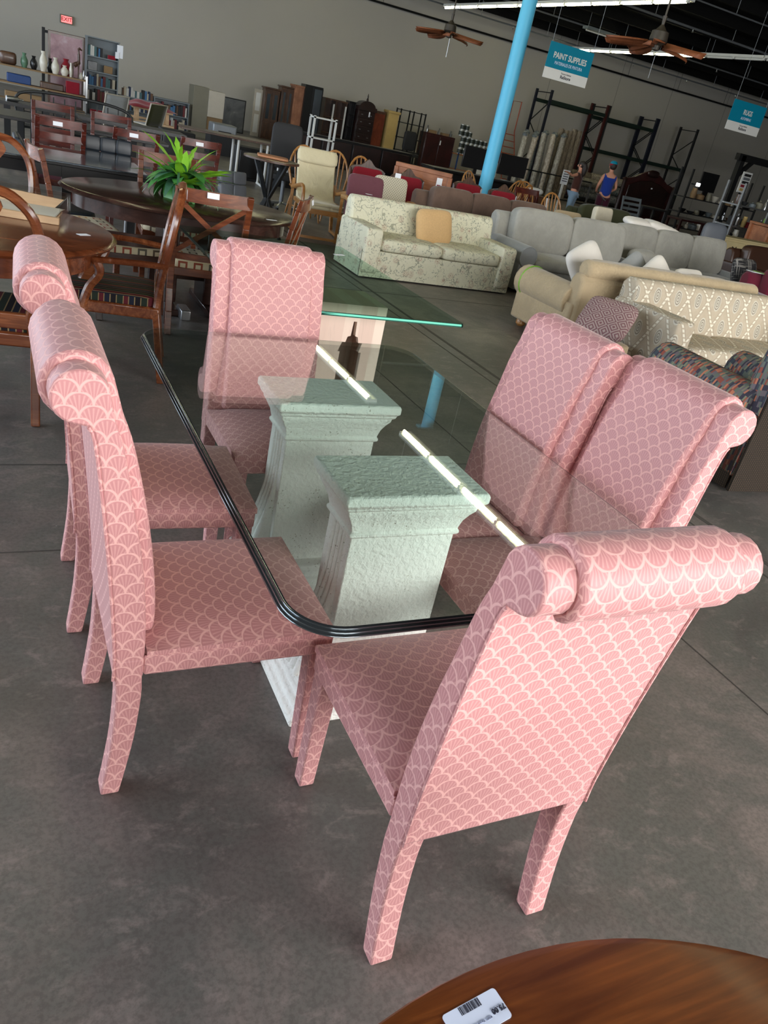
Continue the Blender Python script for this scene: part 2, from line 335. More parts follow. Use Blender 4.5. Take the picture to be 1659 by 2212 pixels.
# ------------------------------------------------------------ mesh builder
class MB:
    def __init__(s): s.v = []; s.f = []; s.uv = []; s.hasuv = False
    def add(s, vs, fs, uvs=None):
        k = len(s.v); s.v += [tuple(v) for v in vs]
        for i, f in enumerate(fs):
            s.f.append([k + a for a in f]); s.uv.append(uvs[i] if uvs else None)
        return s
    def box(s, c, d, rot=(0, 0, 0)):
        m = Matrix.Rotation(rot[2], 3, 'Z') @ Matrix.Rotation(rot[1], 3, 'Y') @ Matrix.Rotation(rot[0], 3, 'X')
        vs = [m @ Vector((x * d[0] / 2, y * d[1] / 2, z * d[2] / 2)) + Vector(c) for x in (-1, 1) for y in (-1, 1) for z in (-1, 1)]
        return s.add(vs, [(0, 1, 3, 2), (4, 6, 7, 5), (0, 4, 5, 1), (2, 3, 7, 6), (0, 2, 6, 4), (1, 5, 7, 3)])
    def b2(s, x0, x1, y0, y1, z0, z1): return s.box(((x0 + x1) / 2, (y0 + y1) / 2, (z0 + z1) / 2), (x1 - x0, y1 - y0, z1 - z0))
    def beam(s, p, q, w, h=None, up=(0, 0, 1)):
        h = h or w; p = Vector(p); q = Vector(q); d = (q - p).normalized(); a = d.cross(Vector(up))
        if a.length < .01: a = d.cross(Vector((0, 1, 0)))
        a.normalize(); b = a.cross(d)
        vs = [c + a * (i * w / 2) + b * (j * h / 2) for c in (p, q) for i, j in ((-1, -1), (1, -1), (1, 1), (-1, 1))]
        return s.add(vs, [(0, 1, 2, 3), (7, 6, 5, 4), (0, 4, 5, 1), (1, 5, 6, 2), (2, 6, 7, 3), (3, 7, 4, 0)])
    def tube(s, path, r, n=8, flat=1.0):
        P = [Vector(p) for p in path]; rs = r if isinstance(r, (list, tuple)) else [r] * len(P)
        rings = []; prev = None
        for i, p in enumerate(P):
            d = (P[min(i + 1, len(P) - 1)] - P[max(i - 1, 0)]).normalized()
            a = prev - d * prev.dot(d) if prev else d.cross(Vector((0, 0, 1)))
            if a.length < .02: a = d.cross(Vector((0, 1, 0)))
            a.normalize(); prev = a; b = d.cross(a)
            rings.append([p + a * (rs[i] * math.cos(2 * PI * k / n)) + b * (rs[i] * flat * math.sin(2 * PI * k / n)) for k in range(n)])
        vs = [v for q in rings for v in q]; fs = []
        for i in range(len(P) - 1):
            for k in range(n): fs.append((i * n + k, i * n + (k + 1) % n, (i + 1) * n + (k + 1) % n, (i + 1) * n + k))
        fs.append(tuple(reversed(range(n)))); fs.append(tuple((len(P) - 1) * n + k for k in range(n)))
        return s.add(vs, fs)
    def lathe(s, prof, c=(0, 0, 0), n=20, sx=1, sy=1):
        vs = [(c[0] + r * sx * math.cos(2 * PI * k / n), c[1] + r * sy * math.sin(2 * PI * k / n), c[2] + z) for r, z in prof for k in range(n)]
        fs = []
        for i in range(len(prof) - 1):
            for k in range(n): fs.append((i * n + k, i * n + (k + 1) % n, (i + 1) * n + (k + 1) % n, (i + 1) * n + k))
        fs.append(tuple(reversed(range(n)))); fs.append(tuple((len(prof) - 1) * n + k for k in range(n)))
        return s.add(vs, fs)
    def extr(s, prof, x0, x1, axis='x', segs=1, uvo=0):
        # closed polygon prof [(a, b)] extruded along axis with arc-length uv
        n = len(prof); L = [0]
        for i in range(n): L.append(L[-1] + math.hypot(prof[(i + 1) % n][0] - prof[i][0], prof[(i + 1) % n][1] - prof[i][1]))
        def P(x, a, b): return (x, a, b) if axis == 'x' else ((a, x, b) if axis == 'y' else (a, b, x))
        xs = [x0 + (x1 - x0) * i / segs for i in range(segs + 1)]
        vs = [P(x, a, b) for x in xs for a, b in prof]; fs = []; uv = []
        for j in range(segs):
            for i in range(n):
                i2 = (i + 1) % n
                fs.append((j * n + i, j * n + i2, (j + 1) * n + i2, (j + 1) * n + i))
                uv.append([(xs[j], L[i] + uvo), (xs[j], L[i + 1] + uvo), (xs[j + 1], L[i + 1] + uvo), (xs[j + 1], L[i] + uvo)])
        fs.append(tuple(reversed(range(n)))); uv.append([(prof[i][0], prof[i][1]) for i in reversed(range(n))])
        fs.append(tuple(segs * n + i for i in range(n))); uv.append([(prof[i][0], prof[i][1]) for i in range(n)])
        return s.add(vs, fs, uv)
    def puff(s, c, d, p=.35, rot=(0, 0, 0), nu=20, nv=10, sag=0, pz=None):
        # rounded cushion: superellipsoid
        m = Matrix.Rotation(rot[2], 3, 'Z') @ Matrix.Rotation(rot[1], 3, 'Y') @ Matrix.Rotation(rot[0], 3, 'X')
        sg = lambda t, e: math.copysign(abs(t) ** e, t)
        pz = pz or p
        vs = []
        for j in range(nv + 1):
            ph = -PI / 2 + PI * j / nv
            for i in range(nu):
                th = 2 * PI * i / nu + PI / nu
                x = sg(math.cos(ph), pz) * sg(math.cos(th), p); y = sg(math.cos(ph), pz) * sg(math.sin(th), p); z = sg(math.sin(ph), pz)
                v = Vector((x * d[0] / 2, y * d[1] / 2, z * d[2] / 2 - sag * (1 - x * x) * (1 if z > 0 else 0)))
                vs.append(m @ v + Vector(c))
        fs = [(j * nu + i, j * nu + (i + 1) % nu, (j + 1) * nu + (i + 1) % nu, (j + 1) * nu + i) for j in range(nv) for i in range(nu)]
        return s.add(vs, fs)
    def sheet(s, fn, nu, nv, closed=False):
        vs = [fn(i / nu, j / nv) for j in range(nv + 1) for i in range(nu + 1)]
        fs = [(j * (nu + 1) + i, j * (nu + 1) + i + 1, (j + 1) * (nu + 1) + i + 1, (j + 1) * (nu + 1) + i) for j in range(nv) for i in range(nu)]
        return s.add(vs, fs)
    def mesh(s, name, mat, smooth=35):
        me = bpy.data.meshes.new(name); me.from_pydata(s.v, [], s.f); me.validate(); me.update()
        bm = bmesh.new(); bm.from_mesh(me)
        ul = bm.loops.layers.uv.new('UVMap')
        bm.faces.ensure_lookup_table()
        given = s.uv if len(bm.faces) == len(s.f) else [None] * len(bm.faces)
        for f, g in zip(bm.faces, given):
            if g:
                for l, c in zip(f.loops, g): l[ul].uv = c
            else:
                n = f.normal; a = max(range(3), key=lambda i: abs(n[i]))
                for l in f.loops:
                    c = l.vert.co; l[ul].uv = (c.y, c.z) if a == 0 else ((c.x, c.z) if a == 1 else (c.x, -c.y))
        bmesh.ops.recalc_face_normals(bm, faces=bm.faces)
        bm.to_mesh(me); bm.free()
        me.materials.append(K[mat] if isinstance(mat, str) else mat)
        if smooth:
            me.polygons.foreach_set('use_smooth', [True] * len(me.polygons))
            me.set_sharp_from_angle(angle=R(smooth))
        return me
    def build(s, name, mat, parent=None, bev=0, sub=0, smooth=35, loc=None, rot=None, solid=0):
        o = bpy.data.objects.new(name, s.mesh(name, mat, smooth)); COL.objects.link(o)
        if parent: o.parent = parent
        if loc: o.location = loc
        if rot: o.rotation_euler = rot
        if solid:
            m = o.modifiers.new('s', 'SOLIDIFY'); m.thickness = solid
        if bev:
            m = o.modifiers.new('b', 'BEVEL'); m.width = bev; m.segments = 2; m.limit_method = 'ANGLE'; m.angle_limit = R(40)
        if sub:
            m = o.modifiers.new('u', 'SUBSURF'); m.levels = sub; m.render_levels = sub
        return o
def tag(o, label, cat, group=None, kind=None):
    if label: o['label'] = label
    if cat: o['category'] = cat
    if group: o['group'] = group
    if kind: o['kind'] = kind
    return o
def thing(name, label, cat, loc=(0, 0, 0), rz=0, group=None):
    o = bpy.data.objects.new(name, None); COL.objects.link(o); o.location = loc; o.rotation_euler = (0, 0, R(rz)); o.empty_display_size = .1
    return tag(o, label, cat, group)
def dup(root, loc, rz, label, group=None):
    r = root.copy(); COL.objects.link(r); r.location = loc; r.rotation_euler = (0, 0, R(rz)); r['label'] = label
    if group: r['group'] = group
    for ch in list(root.children):
        c = ch.copy(); COL.objects.link(c); c.parent = r
        for g in list(ch.children):
            d = g.copy(); COL.objects.link(d); d.parent = c
    return r
def struct(o): o['kind'] = 'structure'; return o
def sticker(parent, c, rot=(0, 0, 0), sx=.06, sy=.028, name='price_tag'):
    return MB().box((0, 0, 0), (sx, sy, .0015)).build(name, 'paper', parent, loc=c, rot=rot, smooth=0)
def spline(pts, n=6):
    out = []
    P = [pts[0]] + list(pts) + [pts[-1]]
    for i in range(1, len(P) - 2):
        for k in range(n):
            t = k / n; a, b, c, d = P[i - 1], P[i], P[i + 1], P[i + 2]
            out.append(tuple(.5 * (2 * b[j] + (c[j] - a[j]) * t + (2 * a[j] - 5 * b[j] + 4 * c[j] - d[j]) * t * t + (3 * b[j] - a[j] - 3 * c[j] + d[j]) * t ** 3) for j in range(len(b))))
    out.append(tuple(pts[-1])); return out
def text(parent, s, loc, rot, size, mat, name='lettering', bold=False, sx=1):
    c = bpy.data.curves.new(name, 'FONT'); c.body = s; c.size = size; c.align_x = 'CENTER'; c.align_y = 'CENTER'; c.extrude = .0008
    if bold: c.offset = size * .02
    o = bpy.data.objects.new(name, c); COL.objects.link(o); o.parent = parent; o.location = loc; o.rotation_euler = rot; o.scale = (sx, 1, 1)
    c.materials.append(K[mat]); bpy.context.view_layer.update()
    me = bpy.data.meshes.new_from_object(o); bpy.data.objects.remove(o)
    o = bpy.data.objects.new(name, me); COL.objects.link(o); o.parent = parent; o.location = loc; o.rotation_euler = rot; o.scale = (sx, 1, 1)
    return o

# ------------------------------------------------------------ the hall
X0, X1, Y0, Y1, ZC = -7.0, 44.0, -6.0, 29.5, 5.75
fl = struct(MB().b2(X0, X1, Y0, Y1, -.1, 0).build('floor', 'concrete', smooth=0))
for (a, b, w_) in (((2.85, -5.9), (2.85, 29), .012), ((2.97, -5.9), (2.97, 29), .03), ((1.95, -5.9), (1.95, 29), .006), ((-6.9, 2.2), (2.85, 2.2), .008), ((-6.9, 1.51), (1.95, 1.51), .005), ((-6.9, 6.1), (43, 6.1), .008), ((6.8, -5.9), (6.8, 29), .01)):
    MB().beam((a[0], a[1], .0008), (b[0], b[1], .0008), w_, .0016).build('floor_joint', 'joint', fl, smooth=0)
wb = struct(MB().b2(X0, X1, Y1, Y1 + .2, 0, ZC).build('wall_back', 'wall', smooth=0))
for xs in (20.4, 23.9, 26.9, 30.3, 34.0):
    MB().b2(xs, xs + .02, Y1 - .004, Y1 + .02, 0, ZC).build('panel_seam', 'seam', wb, smooth=0)
struct(MB().b2(X1, X1 + .2, Y0, Y1 + .2, 0, ZC).build('wall_right', 'wall', smooth=0))
# left wall with unseen windows lengthened for light, front wall with the shop windows
wl = MB(); wl.b2(X0 - .2, X0, Y0, Y1 + .2, 0, .6).b2(X0 - .2, X0, Y0, Y1 + .2, 4.0, ZC).b2(X0 - .2, X0, Y0, -.5, .6, 4.0).b2(X0 - .2, X0, 25.5, Y1 + .2, .6, 4.0)
struct(wl.build('wall_left', 'wall', smooth=0))
wf = MB(); wf.b2(X0 - .2, X1 + .2, Y0 - .2, Y0, 3.9, ZC).b2(X0 - .2, X1 + .2, Y0 - .2, Y0, 0, .3).b2(X0 - .2, -2.5, Y0 - .2, Y0, .3, 3.9).b2(11.5, X1 + .2, Y0 - .2, Y0, .3, 3.9)
struct(wf.build('wall_front', 'wall', smooth=0))
wi = struct(MB().b2(-2.5, 11.5, Y0 - .12, Y0 - .1, .3, 3.9).build('window_1', 'poly', smooth=0))
for k in range(8): MB().b2(-2.5 + 2 * k - .03, -2.5 + 2 * k + .03, Y0 - .16, Y0 - .04, .3, 3.9).build('mullion', 'steel', wi, smooth=0)
wi = struct(MB().b2(X0 - .12, X0 - .1, -.5, 25.5, .6, 4.0).build('fill_window', 'poly', smooth=0))
for k in range(14): MB().b2(X0 - .16, X0 - .04, -.5 + 2 * k - .03, -.5 + 2 * k + .03, .6, 4.0).build('mullion', 'steel', wi, smooth=0)
ce = struct(MB().b2(X0 - .2, X1 + .2, Y0 - .2, Y1 + .2, ZC, ZC + .2).build('ceiling', 'ceil', smooth=0))
for k in range(16): MB().b2(X0, X1, 2.0 * k - 2.1, 2.0 * k - 2.0, ZC - .28, ZC).build('joist', 'ceil', ce, smooth=0)

# blue column
t = thing('column', 'round sky blue steel column rising to the black ceiling behind the sofas', 'column', (8.02, 12.6, 0))
MB().lathe([(.13, 0), (.13, ZC)], n=28).build('shaft', 'blue', t); MB().box((0, 0, .01), (.36, .36, .02)).build('base_plate', 'blue', t)
MB().box((0, 0, ZC - .012), (.36, .36, .02)).build('cap_plate', 'blue', t)

# sprinkler pipes under the deck
for y, zz, r_, lab in ((15.3, 5.2, .018, 'thin sprinkler pipe nearest the camera under the black ceiling'), (18.1, 5.2, .03, 'thicker pale sprinkler pipe crossing above the larger ceiling fan'), (22.75, 5.2, .025, 'sprinkler pipe passing behind the blue column near the ceiling'),
                   (27.2, 5.2, .025, 'sprinkler pipe just in front of the back wall strip'), (29.2, 4.95, .035, 'dark pipe running along the top of the back wall')):
    t = thing('sprinkler_pipe', lab, 'pipe', (0, y, zz), group='sprinkler pipes under the ceiling')
    MB().tube([(8, 0, 0), (43, 0, 0)], r_, 8).build('pipe', 'steel' if y < 29 else 'iron', t)
    hg = MB()
    for k in range(12): hg.tube([(9.5 + 2.9 * k, 0, 0), (9.5 + 2.9 * k, 0, ZC - zz - .01)], .008, 5)
    o = hg.build('hanger', 'steel' if y < 29 else 'iron', t); 
    sp = MB()
    for k in range(11): sp.lathe([(.012, -.1), (.035, -.09), (.012, -.07), (.012, 0)], (10.9 + 2.9 * k, 0, 0), 6)
    if y < 29: sp.build('sprinkler_head', 'silver', t)

# fluorescent rows
def fixture(x, y0, n, lit, label, z=5.0, group='lit fluorescent strip lights'):
    t = thing('strip_light', label, 'light', (x, y0, z), group=group)
    L = 1.13 * n
    MB().b2(-.11, .13, 0, L, .03, .1).build('housing', 'white', t, smooth=0)
    for k in range(n):
        MB().tube([(-.05, k * 1.13 + .06, 0), (-.05, k * 1.13 + 1.07, 0)], .03, 8).build('tube', 'tube' if lit else 'white', t)
        MB().b2(-.08, -.02, k * 1.13 - .02, k * 1.13 + .05, -.02, .04).build('socket', 'white', t, smooth=0)
    h = MB()
    for k in (.1, L - .1): h.tube([(0, k, .1), (0, k, ZC - z)], .006, 4)
    h.build('hanger_wire', 'steel', t)
def row(x, ys, n, lits, place):
    for k, y in enumerate(ys): fixture(x, y, n, lits[k], '%s, %s' % (('lit strip light' if lits[k] else 'unlit strip light'), place[k]))
row(6.42, [12.35], 3, [1], ['nearest the blue column, mirrored in the far half of the glass'])
row(6.42, [6.2, 8.5], 2, [1, 1], ['mirrored near the near pedestal, closer one', 'mirrored between the two pedestals, farther one'])
row(6.42, [1.6, 3.9], 2, [1, 1], ['mirrored closest to the near pink chair', 'mirrored just before the near pink chair'])
row(13.4, [14.8, 17.1, 19.4, 21.7, 24.0], 2, [1] * 5, ['upper row, first from its right end', 'upper row, second from its right end', 'upper row, third, beside the blue column', 'upper row, fourth, left of the blue column', 'upper row, last at its left end above the small fan'])
row(19.35, [20.1, 22.4, 24.7], 2, [1] * 3, ['lower row, right end behind the large fan', 'lower row, middle', 'lower row, left end just above the paint supplies sign'])
row(19.35, [13.2, 15.5, 17.8], 2, [0] * 3, ['lower row, third unlit one from the lit tubes, mostly out of frame', 'lower row, second unlit one', 'lower row, unlit one next to the lit tubes'])
row(-.6, [3.2, 8.8, 14.4, 20.0], 3, [1] * 4, ['added out of view above the wooden tables, nearest the front', 'added out of view above the wooden tables, second', 'added out of view above the wooden tables, third', 'added out of view above the wooden tables, farthest'])  # unseen extra row, added to light the tables softly from overhead
row(11.1, [18.9, 21.2], 1, [1] * 2, ['mirrored at the right in the green edged table', 'mirrored at the left in the green edged table'])
row(6.42, [18.0, 23.0], 3, [1] * 2, ['left of the small fan, nearer', 'left of the small fan, farther'])
t = thing('strip_light', 'short unlit fluorescent fixture between the two lit rows left of the large fan', 'light', (16.4, 22.5, 5.1))
MB().b2(0, 2.2, -.14, .14, 0, .08).build('housing', 'greym', t, smooth=0); MB().tube([(.05, 0, -.03), (2.15, 0, -.03)], .02).build('tube', 'white', t)
MB().tube([(.1, 0, .08), (.1, 0, .63)], .006, 4).build('hanger_wire', 'steel', t)

# ceiling fans
def fan(loc, label, ph, sc=1):
    t = thing('ceiling_fan', label, 'fan', loc, group='palm blade ceiling fans')
    z = ZC - loc[2]
    MB().tube([(0, 0, .1), (0, 0, z)], .014).build('rod', 'bronze', t); MB().lathe([(.07, z - .06), (.07, z - .005)], n=14).build('canopy', 'bronze', t)
    MB().lathe([(.03, .3), (.02, .2), (.07, .14), (.11, .12), (.12, .02), (.09, -.02), (.05, -.04), (.05, -.09), (.02, -.1)], n=20).build('motor', 'bronze', t)
    MB().tube([(.03, 0, -.1), (.03, 0, -.42)], .004, 4).build('pull_chain', 'silver', t)
    for k in range(5):
        a = ph + k * 2 * PI / 5
        m = MB(); pts = [(.1, .02), (.2, .07), (.32, .12), (.42, .14), (.5, .13), (.58, .1), (.66, .02)]
        vs = []
        for x, h in pts:
            zc = -.02 - .1 * (x - .1)
            for s_, dz in ((-1, -.02), (-.5, .012), (0, -.012), (.5, .012), (1, -.02)):
                vs.append((x + (.035 if abs(s_) == .5 else 0), s_ * h, zc + dz + s_ * .03))
        fs = [(i * 5 + j, i * 5 + j + 1, i * 5 + j + 6, i * 5 + j + 5) for i in range(len(pts) - 1) for j in range(4)]
        m.add(vs, fs); m.build('blade', 'blade', t, rot=(0, 0, a), solid=.01)
fan((7.6, 14.5, 3.18), 'smaller looking ceiling fan left of the blue column', .5)
fan((7.55, 8.5, 3.12), 'large palm leaf ceiling fan at the upper right', .15)
# aisle signs
def sign(x, y, z, l1, l2, label, s1=.125):
    t = thing('hanging_sign', label, 'sign', (x, y, z), group='hanging aisle signs')
    W, H = .94, .54
    MB().b2(0, W, 0, .008, H * .3, H).build('teal_panel', 'teal', t, smooth=0); MB().b2(0, W, 0, .008, 0, H * .3).build('white_panel', 'white', t, smooth=0)
    rot = (PI / 2, 0, 0)
    text(t, l1, (W / 2, -.003, H * .66), rot, s1, 'white', bold=True, sx=.82); text(t, l2, (W / 2, -.003, H * .46), rot, .07, 'paperb', sx=.75)
    text(t, 'Tucson Habitat', (W / 2, -.003, H * .22), rot, .036, 'ink'); text(t, 'ReStore', (W / 2, -.003, H * .12), rot, .068, 'ink', bold=True)
    for a in (.03, W - .03): MB().tube([(a, .004, H), (a, .004, ZC - z)], .004, 4).build('wire', 'steel', t)
sign(8.12, 11.8, 2.66, 'PAINT SUPPLIES', 'MATERIALES DE PINTURA', 'teal and white hanging sign reading PAINT SUPPLIES beside the blue column')
sign(12.83, 12.0, 2.66, 'RUGS', 'ALFOMBRAS', 'teal and white hanging sign reading RUGS at the right edge')

# ------------------------------------------------------------ pink chairs
def prof_back():
    rear = [(-.265, .36), (-.265, .43), (-.28, .62), (-.302, .82), (-.32, .95), (-.334, .985)]
    cy, cz, r = -.348, 1.038, .054
    roll = [(cy + r * math.cos(a), cz + r * math.sin(a)) for a in [R(x) for x in range(255, 20, -18)]]
    front = [(-.284, .99), (-.265, .93), (-.245, .82), (-.222, .70), (-.207, .58), (-.2, .47), (-.2, .36)]
    return spline(rear, 3)[:-1] + roll + spline(front, 3)
def prof_pad():
    inner = [(-.21, .445), (-.215, .58), (-.235, .72), (-.262, .84), (-.285, .94), (-.31, 1.0)]
    cy, cz, r = -.348, 1.038, .069
    outer = [(-.172, .445), (-.17, .5), (-.178, .6), (-.195, .72), (-.217, .83), (-.242, .93), (-.266, .99)]
    roll = [(cy + r * math.cos(a), cz + r * math.sin(a)) for a in [R(x) for x in range(15, 262, 18)]]
    core = [(cy + .045 * math.cos(a), cz + .045 * math.sin(a)) for a in [R(x) for x in range(255, 0, -40)]]
    return spline(outer, 3)[:-1] + roll + core + list(reversed(spline(inner, 2)))
def pink_chair(loc, rz, label):
    t = thing('dining_chair', label, 'chair', loc, rz, 'pink shell damask dining chairs')
    H = .23
    MB().extr(prof_back(), -H, H, segs=1).build('backrest', 'pink', t, bev=.006)
    MB().extr(prof_pad(), -H + .058, H - .058).build('back_pad', 'pink', t, bev=.011)
    # welt cord along the rear edges
    for s_ in (-1, 1):
        MB().tube([(s_ * (H - .002), y - .001, z) for y, z in spline([(-.265, .36), (-.265, .43), (-.28, .62), (-.302, .82), (-.32, .95), (-.332, .98)], 3)], .0035, 6).build('piping', 'pink', t)
    # seat: domed cushion
    nx, ny = 14, 14; m = MB(); vs = []; 
    y0, y1 = -.195, .268
    def top(u_, v_):
        e = (1 - abs(2 * u_ - 1) ** 4) * (1 - abs(2 * v_ - 1) ** 4)
        return .428 + .036 * e ** .45 + .012 * (1 - (2 * u_ - 1) ** 2) * (1 - (2 * v_ - 1) ** 2)
    H2 = H + .002
    for j in range(ny + 1):
        for i in range(nx + 1):
            uu, vv = i / nx, j / ny; vs.append((-H2 + 2 * H2 * uu, y0 + (y1 - y0) * vv, top(uu, vv) if 0 < i < nx and 0 < j < ny else .436))
    fs = []; uv = []
    for j in range(ny):
        for i in range(nx):
            q = (j * (nx + 1) + i, j * (nx + 1) + i + 1, (j + 1) * (nx + 1) + i + 1, (j + 1) * (nx + 1) + i); fs.append(q)
            uv.append([(vs[a][0], -vs[a][1]) for a in q])
    m.add(vs, fs, uv)
    rim = [(i, 0) for i in range(nx)] + [(nx, j) for j in range(ny)] + [(i, ny) for i in range(nx, 0, -1)] + [(0, j) for j in range(ny, 0, -1)]
    vb = [vs[j * (nx + 1) + i] for i, j in rim]; n = len(vb); L = 0
    for k in range(n):
        a, b = vb[k], vb[(k + 1) % n]; d = math.dist(a[:2], b[:2])
        m.add([a, b, (b[0], b[1], .418), (a[0], a[1], .418)], [(0, 1, 2, 3)], [[(L, .436), (L + d, .436), (L + d, .418), (L, .418)]]); L += d
    m.build('seat', 'pink', t, smooth=60)
    MB().b2(-H, H, -.2, .265, .366, .42).build('seat_rail', 'pink', t, bev=.006)
    MB().tube([(-H, -.2, .421), (-H, .265, .421), (H, .265, .421), (H, -.2, .421)], .0035, 6).build('piping', 'pink', t)
    for s_ in (-1, 1):
        m = MB(); a = H - .004; w0, w1 = .052, .042
        m.add([(s_ * a, .262, .37), (s_ * (a - w0), .262, .37), (s_ * (a - w0), .262 - w0, .37), (s_ * a, .262 - w0, .37), (s_ * (a - .002), .26, 0), (s_ * (a - .002 - w1), .26, 0), (s_ * (a - .002 - w1), .26 - w1, 0), (s_ * (a - .002), .26 - w1, 0)],
              [(0, 1, 2, 3), (4, 5, 6, 7), (0, 1, 5, 4), (1, 2, 6, 5), (2, 3, 7, 6), (3, 0, 4, 7)])
        m.build('leg', 'pink', t, bev=.005)
        back = spline([(-.2655, .415), (-.262, .36), (-.258, .3), (-.262, .18), (-.272, .08), (-.282, 0)], 3); fr = [(y + .062 - .018 * (.41 - z) / .41, z) for y, z in reversed(back)]
        MB().extr(back + fr, s_ * (H + .0015), s_ * (H - .052)).build('leg', 'pink', t, bev=.005)
    return t
A = pink_chair((.431, .058, 0), 0, 'pink shell-patterned dining chair nearest the camera, its back toward us')
dup(A, (.003, .60, 0), -90, 'pink shell-patterned dining chair on the left side, the nearer of the two there')
dup(A, (-.012, 1.245, 0), -92, 'pink shell-patterned dining chair on the left side, the farther of the two there')
D = dup(A, (.505, 1.66, 0), 180, 'pink shell-patterned dining chair at the far end of the glass table'); D.scale = (.965, .965, .965)
dup(A, (.925, .975, 0), 91, 'pink shell-patterned dining chair on the right side, the farther of the two there')
dup(A, (.99, .54, 0), 90, 'pink shell-patterned dining chair on the right side, nearer one behind the closest chair')

# ------------------------------------------------------------ the glass table
def rrect(x0, x1, y0, y1, r, n=10):
    out = []
    for cx, cy, a0 in ((x1 - r, y1 - r, 0), (x0 + r, y1 - r, 90), (x0 + r, y0 + r, 180), (x1 - r, y0 + r, 270)):
        for k in range(n + 1):
            a = R(a0 + 90 * k / n); out.append((cx + r * math.cos(a), cy + r * math.sin(a)))
    return out
def slab(m, pts, z0, z1):
    n = len(pts); vs = [(x, y, z0) for x, y in pts] + [(x, y, z1) for x, y in pts]
    return m.add(vs, [tuple(reversed(range(n))), tuple(n + i for i in range(n))])
t = thing('glass_dining_table', 'clear glass dining table with rounded corners on two cast stone pedestals', 'table', (.543, .908, 0))
def ring(pts, prof):
    m = MB(); n = len(pts); cx = sum(p[0] for p in pts) / n; vs = []
    for k, (x, y) in enumerate(pts):
        a, b = pts[k - 1], pts[(k + 1) % n]; d = Vector((b[0] - a[0], b[1] - a[1])).normalized(); nx_, ny_ = d.y, -d.x
        for o_, z in prof: vs.append((x + nx_ * o_, y + ny_ * o_, z))
    q = len(prof)
    fs = [(k * q + j, ((k + 1) % n) * q + j, ((k + 1) % n) * q + j + 1, k * q + j + 1) for k in range(n) for j in range(q - 1)]
    return m.add(vs, fs)
TP = rrect(-.543, .543, -.908, .908, .105)
def bead(z0, z1, b, r, n=5): return [(b + r * math.sin(PI * k / n), z0 + (z1 - z0) * k / n) for k in range(n + 1)]
slab(MB(), TP, .732, .747).build('glass_top', 'glass', t, smooth=0)
pr = bead(.730, .7365, .009, .0045) + bead(.7365, .7425, .0045, .0045)[1:] + bead(.7425, .7475, -.001, .0045)[1:] + [(-.003, .7475)]
def ringbuild(pts, prof, name, mat, par):
    m = ring(pts, prof); me = bpy.data.meshes.new(name); me.from_pydata(m.v, [], m.f); me.update(); me.materials.append(K[mat])
    # make sure the faces look outwards
    f = me.polygons[0]; c = Vector((f.center.x, f.center.y, 0))
    if f.normal.dot(c) < 0: me.flip_normals()
    me.polygons.foreach_set('use_smooth', [True] * len(me.polygons)); me.set_sharp_from_angle(angle=R(60))
    o = bpy.data.objects.new(name, me); COL.objects.link(o); o.parent = par; return o
ringbuild(TP, pr, 'reeded_edge', 'edge', t)
